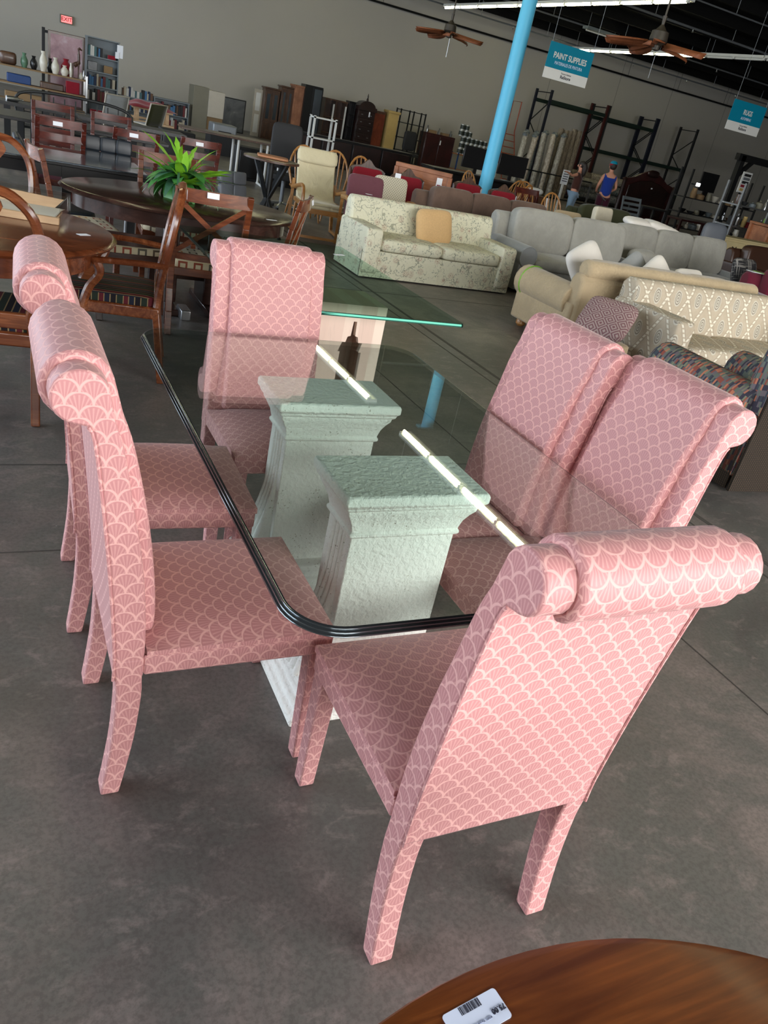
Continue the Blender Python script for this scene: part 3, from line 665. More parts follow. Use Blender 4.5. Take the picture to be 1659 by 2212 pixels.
def pedestal(cx, cy, par):
    W, D = .43, .25
    def rr(m, w_, d_, z0, z1): m.b2(cx - w_ / 2, cx + w_ / 2, cy - d_ / 2, cy + d_ / 2, z0, z1)
    def loft(m, st):
        vs = []; 
        for w_, d_, z in st: vs += [(cx - w_ / 2, cy - d_ / 2, z), (cx + w_ / 2, cy - d_ / 2, z), (cx + w_ / 2, cy + d_ / 2, z), (cx - w_ / 2, cy + d_ / 2, z)]
        n = len(st); fs = [(k * 4 + j, k * 4 + (j + 1) % 4, (k + 1) * 4 + (j + 1) % 4, (k + 1) * 4 + j) for k in range(n - 1) for j in range(4)]
        fs += [(3, 2, 1, 0), tuple((n - 1) * 4 + j for j in range(4))]
        return m.add(vs, fs)
    p = loft(MB(), [(W, D, .731), (W + .008, D + .008, .722), (W + .008, D + .008, .70), (W - .01, D - .01, .695), (W - .01, D - .01, .684), (W - .03, D - .03, .678)]).build('pedestal', 'stone', par, bev=.005, smooth=30)
    cap = [(W - .03, D - .03, .68), (W - .034, D - .034, .667), (W - .055, D - .055, .65), (W - .08, D - .07, .628), (W - .095, D - .08, .60), (W - .085, D - .07, .596), (W - .085, D - .07, .586), (W - .1, D - .085, .58)]
    loft(MB(), cap).build('capital', 'stone', p, bev=.003, smooth=30)
    # shaft: plain rectangular plates front and back, a fluted core between them that flares to the left at the foot
    w0, d0 = W - .105, D - .09
    for s_ in (-1, 1): MB().b2(cx - w0 / 2, cx + w0 / 2, cy + s_ * d0 / 2 - (0 if s_ < 0 else .035), cy + s_ * d0 / 2 + (.035 if s_ < 0 else 0), .1, .59).build('shaft_plate', 'stone', p, bev=.004, smooth=30)
    z = [.59, .5, .42, .36, .3, .24, .18, .13, .1]; fl_ = [0, 0, .002, .010, .022, .038, .056, .072, .08]
    flute = []; nf = 4
    for k in range(nf * 8 + 1):
        s_ = k / (nf * 8); flute.append((s_, .012 * (1 - abs(math.sin(PI * s_ * nf)) ** .6)))
    vs = []; y0 = cy - d0 / 2 + .03; dd = d0 - .06
    for zz, ff in zip(z, fl_):
        vs += [(cx + w0 / 2 + .004 - e, y0 + dd * s_, zz) for s_, e in flute] + [(cx - w0 / 2 - .004 - ff + e, y0 + dd - dd * s_ + ff * .4 * (.5 - s_), zz) for s_, e in flute]
    n = len(flute) * 2; m = MB()
    m.add(vs, [(k * n + j, k * n + (j + 1) % n, (k + 1) * n + (j + 1) % n, (k + 1) * n + j) for k in range(len(z) - 1) for j in range(n)])
    m.build('fluted_core', 'stone', p, smooth=30)
    loft(MB(), [(W + .13, D + .08, 0), (W + .13, D + .08, .03), (W + .1, D + .055, .036), (W + .1, D + .055, .058), (W + .07, D + .03, .064), (W + .07, D + .03, .084), (W + .05, D + .01, .09), (W + .04, D, .105)]).build('plinth', 'stone', p, bev=.006, smooth=30)
pedestal(.528 - .543, .655 - .908, t); pedestal(.548 - .543, 1.285 - .908, t)

# ------------------------------------------------------------ round table bottom right with price label
t = thing('round_table', 'dark reddish brown round pedestal table at the bottom right corner', 'table', (.028, -1.277, 0))
MB().lathe([(.59, .725), (.63, .73), (.637, .742), (.632, .752), (.622, .755)], n=96).build('table_top', 'mahog', t)
MB().lathe([(.5, .66), (.5, .725)], n=40).build('apron', 'mahog', t)
MB().lathe([(.06, .66), (.07, .55), (.05, .5), (.09, .35), (.1, .25), (.07, .2), (.07, .15)], n=24).build('pedestal', 'mahog', t)
for k in range(4):
    a = k * PI / 2 + .4; MB().tube(spline([(.05 * math.cos(a), .05 * math.sin(a), .25), (.2 * math.cos(a), .2 * math.sin(a), .16), (.36 * math.cos(a), .36 * math.sin(a), .03)], 4), .03, 8).build('foot', 'mahog', t)
tg = thing('price_label', 'white paper price label reading 75.00 with a barcode on the near round table', 'label', (-.033, -.695, .7555), 187)
MB().extr([(x, y) for x, y in rrect(-.0375, .0375, -.0175, .0175, .004, 4)], 0, .0008, 'z').build('card', 'paperb', tg, smooth=0)
text(tg, '75.00', (-.027, .004, .0011), (0, 0, 0), .0085, 'ink', 'price')
text(tg, '03291 Round Pedestal Dinin', (.006, .0075, .0011), (0, 0, 0), .0036, 'inkg', 'description')
m = MB(); x = -.012
for k in range(26):
    w_ = rnd.choice((.0003, .0006, .0009)); m.b2(x, x + w_, -.0165, -.0075, .0008, .0011); x += w_ + rnd.choice((.0003, .0005, .0008))
m.build('barcode', 'ink', tg, smooth=0)

# ------------------------------------------------------------ second glass table behind
t = thing('glass_dining_table', 'green edged glass dining table on a whitewashed wood base behind the pink chairs', 'table', (1.12, 3.16, 0))
TQ = [(-.545, -.87), (.545, -.87), (.545, .87), (-.545, .87)]
TQ = rrect(-.545, .545, -.87, .87, .02, 3)
slab(MB(), TQ, .725, .742).build('glass_top', 'glass2', t, smooth=0)
ringbuild(TQ, [(0, .725), (0, .733), (-.004, .7425)], 'bevelled_edge', 'edge2', t)
for y0, y1, nm in ((-.62, -.30, 0), (.32, .6, 1)):
    b = MB()
    if nm == 0:
        # hollow plank box with a stepped cut-out in its near face
        m = MB(); xa, xb = -.235, .225
        cut = [(.0, 0), (.0, .48), (-.012, .48), (.004, .53), (.022, .53), (.03, .56), (.046, .565), (.05, .64), (.068, .64), (.072, .565), (.088, .56), (.096, .53), (.118, .53), (.106, .48), (.12, .48), (.12, 0)]
        m.extr([(xa, 0)] + [(x, z) for x, z in cut] + [(xb, 0), (xb, .72), (xa, .72)], y0, y0 + .03, 'y')
        o = m.build('front_panel', 'planks', t, smooth=0)
        MB().b2(xa, xa + .03, y0 + .03, y1, 0, .72).build('side_panel', 'planks', t, smooth=0); MB().b2(xb - .03, xb, y0 + .03, y1, 0, .72).build('side_panel', 'planks', t, smooth=0)
        MB().b2(xa + .03, xb - .03, y1 - .03, y1, 0, .72).build('back_panel', 'planks', t, smooth=0); MB().b2(xa, xb, y0, y1, .7201, .7245).build('top_panel', 'planks', t, smooth=0)
        for zz in (.28, .42): MB().lathe([(.009, 0), (.009, .004)], n=10).build('wood_plug', 'brownw', o, loc=(xa + .07, y0 - .001, zz + .1), rot=(PI / 2, 0, 0))
    else:
        MB().b2(-.23, .23, y0, y1, 0, .7245).build('rear_base', 'planks', t, smooth=0)
tg = thing('price_label', 'small white sticker at the far corner of the green edged glass table', 'label', (1.53, 3.72, .7432), 20); MB().b2(-.04, .04, -.015, .015, 0, .001).build('card', 'paper', tg, smooth=0)

# ------------------------------------------------------------ wooden furniture on the left
def cabriole(x, y, h, s=1, r=.028):
    return MB().tube(spline([(x, y, h), (x + .02 * s, y + .03, h - .08), (x, y + .005, h * .45), (x - .005 * s, y - .005, h * .2), (x + .012 * s, y + .02, 0.012), (x + .014 * s, y + .025, 0)], 4), [r * 1.3] * 2 + [r * 1.2] * 4 + [r] * 4 + [r * .75] * 5 + [r] * 6, 8)
def splat_chair(loc, rz, label, mat, arms=True, seatm='stripe', group=None, hh=1.04):
    t = thing('armchair' if arms else 'side_chair', label, 'chair', loc, rz, group)
    W = .26
    # hoop back: side posts and yoke
    def bk(z): return -.24 - .10 * ((z - .4) / .64) ** 1.3 if z > .4 else -.24
    for s_ in (-1, 1):
        pts = spline([(s_ * (W - .03), bk(.38), .38), (s_ * W * .82, bk(.5), .5), (s_ * W * .95, bk(.65), .65), (s_ * W, bk(.8), .8), (s_ * W * .9, bk(.93), .93), (s_ * W * .6, bk(hh - .03), hh - .03), (s_ * W * .3, bk(hh - .01), hh - .012), (0, bk(hh), hh)], 4)
        MB().tube(pts, .021, 8, 1.0).build('back_post', mat, t)
        MB().beam((s_ * (W - .03), -.24, .40), (s_ * (W - .025), -.29, 0), .04, .04).build('leg', mat, t, bev=.006)
        cabriole(s_ * (W - .005), .22, .40, s_).build('leg', mat, t)
    sp = [(.035, .5), (.06, .56), (.045, .62), (.07, .70), (.085, .78), (.06, .84), (.08, .90), (.12, .96), (.09, hh - .03)]
    m = MB(); vs = []
    for w_, z in spline(sp, 3):
        for y_ in (0, .018): vs += [(-w_, bk(z) + y_, z), (w_, bk(z) + y_, z)]
    n = len(vs) // 4; fs = []
    for k in range(n - 1):
        a = 4 * k; b = a + 4; fs += [(a, a + 1, b + 1, b), (a + 3, a + 2, b + 2, b + 3), (a + 2, a, b, b + 2), (a + 1, a + 3, b + 3, b + 1)]
    m.add(vs, fs).build('splat', mat, t)
    MB().b2(-W + .04, W - .04, -.255, -.225, .44, .51).build('back_rail', mat, t, bev=.006)
    MB().b2(-W + .01, W - .01, -.26, .24, .36, .425).build('seat_rail', mat, t, bev=.01)
    MB().puff((0, -.005, .435), (W * 2 - .05, .47, .085), .25).build('seat_cushion', seatm, t, smooth=60)
    if arms:
        for s_ in (-1, 1):
            MB().tube(spline([(s_ * (W + .0), -.28, .655), (s_ * (W + .04), -.1, .66), (s_ * (W + .055), .06, .655), (s_ * (W + .03), .09, .65), (s_ * (W + .0), .11, .635)], 4), .021, 8, .8).build('arm', mat, t)
            MB().tube(spline([(s_ * (W + .03), .07, .645), (s_ * (W + .02), .05, .58), (s_ * (W - .0), .1, .5), (s_ * (W - .0), .13, .4), (s_ * (W - .0), .12, .37)], 4), .02, 8, 1.2).build('arm_support', mat, t)
    return t
t = splat_chair((.13, 3.53, 0), 80, 'open armchair with striped seat, its back toward the pink chairs, right of the round table', 'walnut', group='cherry armchairs round the left table'); sticker(t, (0, -.365, 1.0), (PI / 2, 0, 0), .03, .05)
splat_chair((-.50, 2.93, 0), -8, 'hoop-backed chair with dark striped seat at the left edge, back toward us', 'walnut', False)
t2 = splat_chair((-.53, 4.15, 0), 172, 'splat back side chair with pale highlights beyond the round table at the left edge', 'walnut', False); sticker(t2, (0, -.325, 1.0), (PI / 2, 0, 0), .05, .03)
t = thing('round_table', 'cherry wood round table with deep apron and curved legs at the left', 'table', (-.55, 3.36, 0))
MB().lathe([(.62, .722), (.655, .728), (.668, .742), (.655, .755), (.64, .76)], n=64).build('table_top', 'cherryb', t)
MB().lathe([(.55, .615), (.55, .722)], n=64).build('apron', 'cherryb', t)
for a in (-50, 20, 90, 160, 240):
    x, y = .56 * math.cos(R(a)), .56 * math.sin(R(a)); c, s_ = math.cos(R(a)), math.sin(R(a))
    o = MB().tube(spline([(x, y, .72), (x + .02 * c, y + .02 * s_, .6), (x + .035 * c, y + .035 * s_, .53), (x - .03 * c, y - .03 * s_, .3), (x - .02 * c, y - .02 * s_, .12), (x + .05 * c, y + .05 * s_, 0)], 5), [.045] * 6 + [.05] * 5 + [.04] * 5 + [.028] * 5 + [.03] * 5, 10).build('leg', 'walnut', t)
tg = thing('price_label', 'small white sticker lying on the cherry round table', 'label', (-.05, 3.27, .7605), 30); MB().b2(-.03, .03, -.018, .018, 0, .001).build('card', 'paper', tg, smooth=0)
t = thing('drawer_box', 'open raw plywood drawer with a clear plastic panel lying on the round table', 'box', (-.47, 3.52, .7605), -12)
MB().b2(-.3, .3, 0, .32, 0, .012).build('bottom', 'pine', t, smooth=0); MB().b2(-.31, .33, -.03, 0, 0, .035).build('front_rail', 'pine', t, bev=.003)
MB().extr([(-.3, .012), (.25, .012), (.31, .075), (-.3, .1)], .30, .315, 'y').build('upright_panel', 'pine', t, smooth=0)
MB().b2(-.3, .3, .0, .3, .02, .028).build('cloth_liner', 'stain', t, smooth=0)
MB().box((.33, .16, .055), (.004, .3, .08)).build('plastic_panel', 'poly', t, smooth=0); MB().b2(-.3, .34, .325, .329, .0, .11).build('plastic_panel', 'poly', t, smooth=0)

# oval table with plant
t = thing('oval_table', 'espresso oval dining table carrying the potted fern', 'table', (.8, 4.98, 0))
MB().lathe([(.56, .722), (.585, .728), (.595, .742), (.585, .755), (.575, .76)], n=72, sx=1.42).build('table_top', 'esp', t)
MB().lathe([(.53, .63), (.53, .722)], n=60, sx=1.42).build('apron', 'esp', t)
for x, y in ((-.1, 0), (.22, 0)):
    MB().b2(x - .06, x + .06, y - .16, y + .16, .05, .64).build('pedestal', 'esp', t, bev=.01); MB().b2(x - .05, x + .05, y - .36, y + .36, 0, .05).build('foot', 'esp', t, bev=.01)
MB().b2(-.04, .16, -.04, .04, .2, .3).build('stretcher', 'esp', t)
tg = thing('price_label', 'small white sticker at the right end of the espresso oval table', 'label', (1.35, 4.62, .7605), 10); MB().b2(-.04, .04, -.012, .012, 0, .001).build('card', 'paper', tg, smooth=0)
t = thing('metal_block', 'small brushed metal block standing on the concrete floor', 'block', (.78, 4.62, 0)); MB().b2(-.035, .035, -.09, .09, 0, .075).build('block', 'silver', t, bev=.008)
def side_chair(loc, rz, label, mat, seatm, kind='x', hh=.95, group=None, W=.225):
    t = thing('dining_chair', label, 'chair', loc, rz, group)
    def bk(z): return -.22 - .09 * max(0, (z - .44) / .5) ** 1.4 - .05 * max(0, (.3 - z) / .3)
    for s_ in (-1, 1):
        pts = [(s_ * W, bk(z), z) for z in [q for q in (0, .15, .3, .44, .6, .75, .88) if q < hh - .04] + [hh]]
        m = MB()
        for a, b in zip(pts, pts[1:]): m.beam(a, b, .032, .04, up=(1, 0, 0))
        m.build('back_post', mat, t, bev=.003)
        MB().beam((s_ * (W - .005), .2, .43), (s_ * (W - .005), .2, 0), .04, .04).build('leg', mat, t, bev=.003)
    def rail(z0, z1, name):
        vs = []; n = 8
        for k in range(n + 1):
            x = -W + 2 * W * k / n; dy = -.03 * math.cos(PI * (k / n - .5))
            for z in (z0, z1):
                for y_ in (0, .02): vs.append((x, bk((z0 + z1) / 2) - .01 + dy + y_, z))
        fs = []
        for k in range(n):
            a = 4 * k; b = a + 4; fs += [(a, b, b + 1, a + 1), (a + 2, a + 3, b + 3, b + 2), (a, a + 2, b + 2, b), (a + 1, b + 1, b + 3, a + 3)]
        return MB().add(vs, fs).build(name, mat, t)
    if kind == 'x':
        rail(hh - .08, hh, 'top_rail'); rail(.50, .54, 'back_rail')
        MB().beam((-W, bk(.55) - .01, .54), (W, bk(.86) - .01, hh - .07), .03, .014, up=(0, 1, 0)).build('cross_slat', mat, t)
        MB().beam((W, bk(.55) + .005, .54), (-W, bk(.86) + .005, hh - .07), .03, .014, up=(0, 1, 0)).build('cross_slat', mat, t)
    elif kind == 'ladder':
        for k in range(4): rail(hh - .07 - k * .115, hh - (.0 if k == 0 else .01) - k * .115, 'slat')
    elif kind == 'fret':
        rail(hh - .09, hh, 'top_rail'); rail(.50, .54, 'back_rail')
        for k in range(3):
            x = -.14 + .14 * k
            for s_ in (-1, 1): MB().beam((x, bk(.62), .54), (x + s_ * .07, bk(.84) - .02, hh - .08), .022, .012, up=(0, 1, 0)).build('fret_bar', mat, t)
    elif kind == 'plain':
        rail(hh - .08, hh, 'top_rail')
    MB().b2(-W - .012, W + .012, -.21, .225, .385, .44).build('seat_frame', mat, t, bev=.005)
    MB().puff((0, .01, .455), (W * 2 + .02, .44, .07), .28).build('seat_cushion', seatm, t, smooth=60)
    return t
X = side_chair((.83, 4.44, 0), -4, 'cherry cross-back chair with label, pushed to the near side of the oval table', 'cherryb', 'squares'); sticker(X, (-.02, -.36, .93), (PI / 2 - .2, 0, 0), .075, .034)
t = dup(X, (1.30, 4.72, 0), 62, 'cross-back chair with pale highlights at the right end of the oval table')
t = side_chair((.84, 5.6, 0), 176, 'cherry chair partly hidden behind the potted fern', 'cherryb', 'squares', 'plain')
t = side_chair((.12, 5.14, 0), -82, 'curved back chair standing at the left end of the oval table', 'cherryb', 'squares', 'plain')
t = side_chair((.38, 4.68, 0), 4, 'espresso chair with square print seat tucked in the middle of the oval table', 'esp', 'squares', 'plain', hh=.58)

# potted fern
t = thing('potted_fern', 'green potted fern with pale fronds standing on the oval table', 'plant', (.78, 5.02, .76))
MB().lathe([(.055, 0), (.075, .05), (.08, .09), (.07, .12)], n=20).build('pot', 'pot', t)
def leaf_mesh(L, w_, mat, droop, kind=0):
    m = MB(); n = 9; vs = []
    for k in range(n + 1):
        u_ = k / n; x = L * u_ * (1 - .25 * droop * u_); z = L * (.55 * u_ - droop * u_ * u_)
        h = w_ * math.sin(PI * min(1, u_ ** .8 * 1.0)) ** .7 * (1 if kind == 0 else (1 if k % 2 else .6))
        vs += [(x, -h, z + h * .15), (x, 0, z), (x, h, z + h * .15)]
    fs = [(3 * k + j, 3 * k + j + 1, 3 * k + j + 4, 3 * k + j + 3) for k in range(n) for j in range(2)]
    return m.add(vs, fs).mesh('leaf', mat, 80)
LM = [leaf_mesh(.24, .045, 'leaf', .75), leaf_mesh(.28, .035, 'leafd', .9), leaf_mesh(.34, .022, 'leafl', .3, 1), leaf_mesh(.22, .05, 'leaf', 1.1), leaf_mesh(.4, .006, 'leafd', 1.1), leaf_mesh(.17, .03, 'leafl', .1)]
for k in range(84):
    i = (2 if k in (2, 3, 4, 6) else 5 if k in (0, 5) else 2) if k < 7 else rnd.choice([0, 2, 1, 2, 3, 3, 4, 4, 0, 5])
    o = bpy.data.objects.new('leaf', LM[i]); COL.objects.link(o); o.parent = t; o.location = (rnd.uniform(-.03, .03), rnd.uniform(-.03, .03), .10)
    el = rnd.uniform(-.75, .4) if (i != 5 or k > 6) else -.85
    if k in (2, 6): el = -.5
    o.rotation_euler = (rnd.uniform(-.4, .4), el, {0: 1.1, 5: 2.6, 2: 2.9, 3: 3.3, 4: 3.9, 6: .2}.get(k, k * 2.4)); s_ = rnd.uniform(1.0, 1.45); o.scale = (s_, s_, s_)

# ladder back chairs and long glass topped table
Lc = side_chair((.13, 7.5, 0), 2, 'dark cherry ladder-back chair with white label, nearer of the two at left', 'cherry', 'mauve', 'ladder', .97, None, .195); sticker(Lc, (-.03, -.352, .93), (PI / 2 - .2, 0, 0), .08, .035)
dup(Lc, (.2, 8.7, 0), 180, 'dark cherry ladder-back chair behind the labelled one at left', 'ladder-back chairs at the long table')
Lc['group'] = 'ladder-back chairs at the long table'
dup(Lc, (.79, 8.72, 0), 178, 'dark cherry ladder-back chair, far one of the middle pair', 'ladder-back chairs at the long table')
dup(Lc, (.84, 7.72, 0), -2, 'dark cherry ladder-back chair with tilted label just above the quilted chair', 'ladder-back chairs at the long table')
dup(Lc, (1.5, 8.1, 0), 6, 'dark cherry ladder-back chair above the fern, rightmost of the ladder-backs', 'ladder-back chairs at the long table')
t = thing('dining_table', 'long dark glass topped dining table behind the oval table', 'table', (-.25, 6.1, 0))
MB().b2(-.6, 1.0, 0, .75, .715, .74).build('table_frame', 'black', t, bev=.004); MB().b2(-.58, .98, .02, .73, .741, .748).build('glass_inset', 'mirror', t, smooth=0)
MB().b2(-.57, .97, .03, .05, .63, .715).build('apron', 'black', t); 
for x, y in ((-.55, .05), (.93, .05), (-.55, .69), (.93, .69), (.32, .05)): MB().b2(x, x + .07, y - .03, y + .04, 0, .715).build('leg', 'black', t)
t = thing('long_table', 'second long dark table under the far ladder-back chairs', 'table', (-.1, 9.3, 0))
MB().b2(-1.2, 1.6, 0, .9, .71, .745).build('table_top', 'black', t, bev=.004)
for x, y in ((-1.1, .05), (1.5, .05), (-1.1, .85), (1.5, .85)): MB().b2(x - .04, x + .04, y - .04, y + .04, 0, .71).build('leg', 'black', t)
t = thing('parsons_chair', 'black quilted leather chair with six square panels behind the oval table', 'chair', (.56, 7.06, 0), 180)
for i in range(3):
    for j in range(3): MB().puff((-.14 + .14 * i, -.21 - .02 * j, .56 + .125 * j), (.147, .07, .133), .3, rot=(.12, 0, 0), nu=16, nv=8).build('back_panel', 'blackl', t, smooth=60)
MB().puff((0, .0, .45), (.42, .44, .1), .25).build('seat', 'blackl', t, smooth=60)
for x in (-.18, .18):
    for y in (-.18, .18): MB().tube([(x, y, .42), (x, y, 0)], .014).build('leg', 'silver', t)
t = thing('leather_chair', 'dark curved leather chair seen edge-on between the splat back chairs', 'chair', (.08, 5.83, 0), -90); t.scale = (.93, .93, .93)
pp = spline([(-.2, .46), (-.23, .6), (-.27, .8), (-.33, .95), (-.37, .99), (-.40, .96), (-.36, .9), (-.31, .78), (-.27, .6), (-.25, .44)], 3)
MB().extr(pp, -.21, .21).build('backrest', 'blackl', t, bev=.015); MB().puff((0, 0, .45), (.42, .44, .09), .25).build('seat', 'blackl', t, smooth=60)
for x in (-.17, .17):
    for y in (-.17, .17): MB().tube([(x, y, .42), (x * 1.1, y * 1.1, 0)], .014).build('leg', 'silver', t)

# black metal bench, slatted units
t = thing('metal_bench', 'black metal garden bench with decorative lattice back in the left background', 'bench', (.75, 12.3, 0))
MB().b2(-.75, .75, -.22, .2, .4, .43).build('seat', 'iron', t)
m = MB(); m.tube(spline([(-.75, .2, .43), (-.75, .25, .8), (0, .27, .88), (.75, .25, .8), (.75, .2, .43)], 6), .02, 6); m.build('back_frame', 'iron', t)
for k in range(9): MB().beam((-.6 + .15 * k, .21, .43), (-.6 + .15 * k, .26, .83), .018, .012).build('bar', 'iron', t)
for z in (.58, .7): MB().beam((-.74, .24, z), (.74, .24, z), .018, .012).build('bar', 'iron', t)
for x in (-.72, .72):
    for y in (-.2, .2): MB().beam((x, y, .4), (x, y, 0), .03, .03).build('leg', 'iron', t)
    MB().tube(spline([(x, .24, .66), (x, 0, .68), (x, -.2, .64), (x, -.2, .42)], 4), .016, 6).build('arm', 'iron', t)
def slatted(loc, w_, label, n):
    t = thing('slatted_unit', label, 'rack', loc, 0, 'black slatted racks')
    MB().b2(-w_ / 2, w_ / 2, -.25, .25, .72, .76).build('top', 'black', t); MB().b2(-w_ / 2, w_ / 2, -.25, .25, .02, .06).build('bottom', 'black', t)
    for k in range(n): MB().b2(-w_ / 2 + w_ * (k + .25) / n, -w_ / 2 + w_ * (k + .75) / n, -.25, -.22, .06, .72).build('slat', 'blackm', t, smooth=0)
slatted((-.35, 11.4, 0), 1.7, 'black slatted rack with bright gaps at the left edge', 11)
slatted((1.35, 11.2, 0), 1.4, 'black slatted rack right of the ladder-back chairs', 9)
t = thing('bottle_row', 'small clear bottle lying on the dark rack top at the left edge', 'bottle', (-.2, 11.3, .76)); MB().lathe([(.03, 0), (.03, .14), (.012, .17), (.012, .21)], n=12).build('glass', 'silver', t, rot=(0, PI / 2, .3), loc=(0, 0, .03))

# left rear: shelf of vases, leaning picture, bookcases
ORD = 'first second third fourth fifth sixth seventh eighth ninth tenth eleventh twelfth thirteenth fourteenth fifteenth sixteenth seventeenth eighteenth nineteenth twentieth'.split()
def book_row(x0, x1, y, z, grp, where, hmin=.18, hmax=.27, lab=None, dens=1.0):
    x = x0; k = 0
    while x < x1 - .03:
        w_ = rnd.uniform(.025, .05) * 1.3; h = rnd.uniform(hmin, hmax); mt = rnd.choice(BK)
        if rnd.random() < dens:
            o = MB().b2(-w_ / 2, w_ / 2, -.08, .08, 0, h).build('book', mt, smooth=0); o.location = (x + w_ / 2, y, z)
            tag(o, '%s book, %s from left %s' % (mt.name.replace('book_', ''), ORD[k % 20], where), 'book', grp)
        x += w_ + .004; k += 1
def case(name, label, loc, w_, d_, h, shelves, mat, back=True, rz=0, th=.025, bottom=.06, cat='bookcase'):
    t = thing(name, label, cat, loc, rz)
    for s_ in (-1, 1): MB().b2(s_ * w_ / 2 - (th if s_ > 0 else 0), s_ * w_ / 2 + (0 if s_ > 0 else th), -d_ / 2, d_ / 2, 0, h).build('side_panel', mat, t, smooth=0)
    MB().b2(-w_ / 2 - .01, w_ / 2 + .01, -d_ / 2 - .01, d_ / 2, h, h + th).build('top', mat, t, smooth=0)
    if back: MB().b2(-w_ / 2 + th, w_ / 2 - th, d_ / 2 - .012, d_ / 2, 0, h).build('back_panel', mat, t, smooth=0)
    for z in shelves: MB().b2(-w_ / 2 + th, w_ / 2 - th, -d_ / 2 + .004, d_ / 2 - .014, z - th, z).build('shelf', mat, t, smooth=0)
    return t
case('bookcase', 'tall grey metal bookcase beside the leaning pink picture', (2.21, 22.1, 0), .76, .32, 1.76, [.08, .40, .74, 1.06, 1.38], 'greym')
for z, g_ in ((.40, 'low in the tall grey bookcase'), (.74, 'midway in the tall grey bookcase'), (1.38, 'topmost in the tall grey bookcase')):
    book_row(1.87, 2.5 if z != 1.38 else 2.2, 22.05, z, 'books in the tall grey bookcase', g_)
for (x, z, w_, h, mt, lab) in ((1.98, 1.06, .22, .2, 'cloud', 'dark picture frame on the upper shelf of the tall grey bookcase'), (2.35, 1.06, .2, .16, 'box', 'brown box on the upper shelf of the tall grey bookcase'), (2.42, 1.38, .18, .09, 'red', 'red box on the top shelf of the tall grey bookcase'), (2.1, .08, .3, .12, 'red', 'red bundle at the bottom of the tall grey bookcase')):
    t = thing('box', lab, 'box', (x, 22.02, z)); MB().b2(-w_ / 2, w_ / 2, -.08, .08, 0, h).build('body', mt, t, bev=.01)
t = thing('poster', 'white papers pinned at the corner of the tall grey bookcase', 'paper', (2.55, 21.9, 1.45)); MB().b2(-.02, .12, 0, .01, 0, .28).build('sheet', 'paper', t, smooth=0); MB().b2(-.06, .03, -.012, -.002, -.02, .12).build('sheet', 'paper', t, smooth=0)
case('bookcase', 'low grey bookcase with books on top, left of the raw pine picnic table', (3.08, 22.2, 0), .84, .32, .62, [.08, .34], 'greym'); book_row(2.72, 3.45, 22.15, .645, 'books on the low bookcase', 'on top of the low bookcase', .14, .24)
book_row(2.72, 3.45, 22.1, .34, 'books inside the low bookcase', 'inside the low bookcase')
case('bookcase', 'low grey bookcase with rows of books behind the raw pine picnic table', (3.95, 22.2, 0), .9, .32, .74, [.08, .42], 'greym')
book_row(3.54, 4.36, 22.12, .42, 'books behind the picnic table', 'in the upper row behind the picnic table'); book_row(3.54, 4.36, 22.12, .08, 'books in the bottom row', 'in the bottom row behind the picnic table')
t = thing('picture', 'large framed pink cloudy picture leaning behind the vase shelf', 'picture', (1.41, 22.3, 0))
MB().b2(-.42, .42, 0, .03, .1, 1.72).build('frame', 'brownw', t, bev=.01); MB().b2(-.36, .36, -.006, 0, .16, 1.66).build('print', 'pinkart', t, smooth=0)
t = thing('exit_sign', 'lit red EXIT sign on the back wall at upper left', 'sign', (1.98, 29.4, 2.02)); MB().b2(-.19, .19, 0, .08, 0, .24).build('housing', 'cabg', t, smooth=0)
MB().b2(-.155, .155, -.004, 0, .03, .21).build('face_panel', 'exit', t, smooth=0); text(t, 'EXIT', (0, -.006, .12), (PI / 2, 0, 0), .15, 'rackr', bold=True)
t = thing('metal_shelf', 'grey metal shelf unit crowded with white vases at the left edge', 'shelf', (.75, 21.2, 0))
for x in (-1.0, 1.0):
    for y in (-.25, .25): MB().b2(x - .02, x + .02, y - .02, y + .02, 0, .93).build('post', 'silver', t, smooth=0)
for z in (.15, .5, .84): MB().b2(-1.0, 1.0, -.26, .26, z - .03, z).build('shelf_board', 'box', t, smooth=0)
def vase(x, h, mat, label, r=.06, y=21.15, z=.84):
    t = thing('vase', label, 'vase', (x, y, z), 0, 'vases on the metal shelf'); MB().lathe([(r * .6, 0), (r, h * .3), (r * .95, h * .55), (r * .4, h * .85), (r * .6, h)], n=16).build('body', mat, t)
vase(.42, .3, 'green_g', 'green glazed pitcher on the metal shelf', .08); vase(.82, .42, 'white_g', 'tallest white vase on the metal shelf', .09); vase(1.08, .34, 'white_g', 'white two-handled vase next to the tallest one', .09)
vase(1.28, .22, 'white_g', 'small white jug before the red vase', .09); vase(1.32, .36, 'red', 'red round vase behind the small white jug', .12, 21.3); vase(1.42, .3, 'white_g', 'slim white vase left of the giraffe', .045); vase(.62, .28, 'black', 'black vase between the green and the tall white one', .08)
vase(1.64, .14, 'white_g', 'small white cup right of the giraffe', .05); vase(.98, .3, 'black', 'black vase behind the white vases', .07, 21.35); vase(1.7, .2, 'silver', 'shiny small bottle at the right end of the metal shelf', .03)
t = thing('basket', 'brown basket at the left end of the metal shelf', 'basket', (.08, 21.15, .84)); MB().puff((0, 0, .13), (.36, .26, .26), .4).build('body', 'brownw', t, smooth=60)
t = thing('giraffe_statue', 'carved wooden giraffe standing on the metal shelf in front of the pink picture', 'statue', (1.53, 21.1, .84))
m = MB(); m.tube(spline([(-.05, 0, .26), (0, 0, .3), (.05, 0, .34), (.05, 0, .5), (.04, 0, .62)], 4), [.05] * 5 + [.045] * 4 + [.03] * 4 + [.02] * 4, 8); m.tube([(.03, 0, .6), (.06, 0, .63), (.12, 0, .6)], [.02, .03, .012], 8)
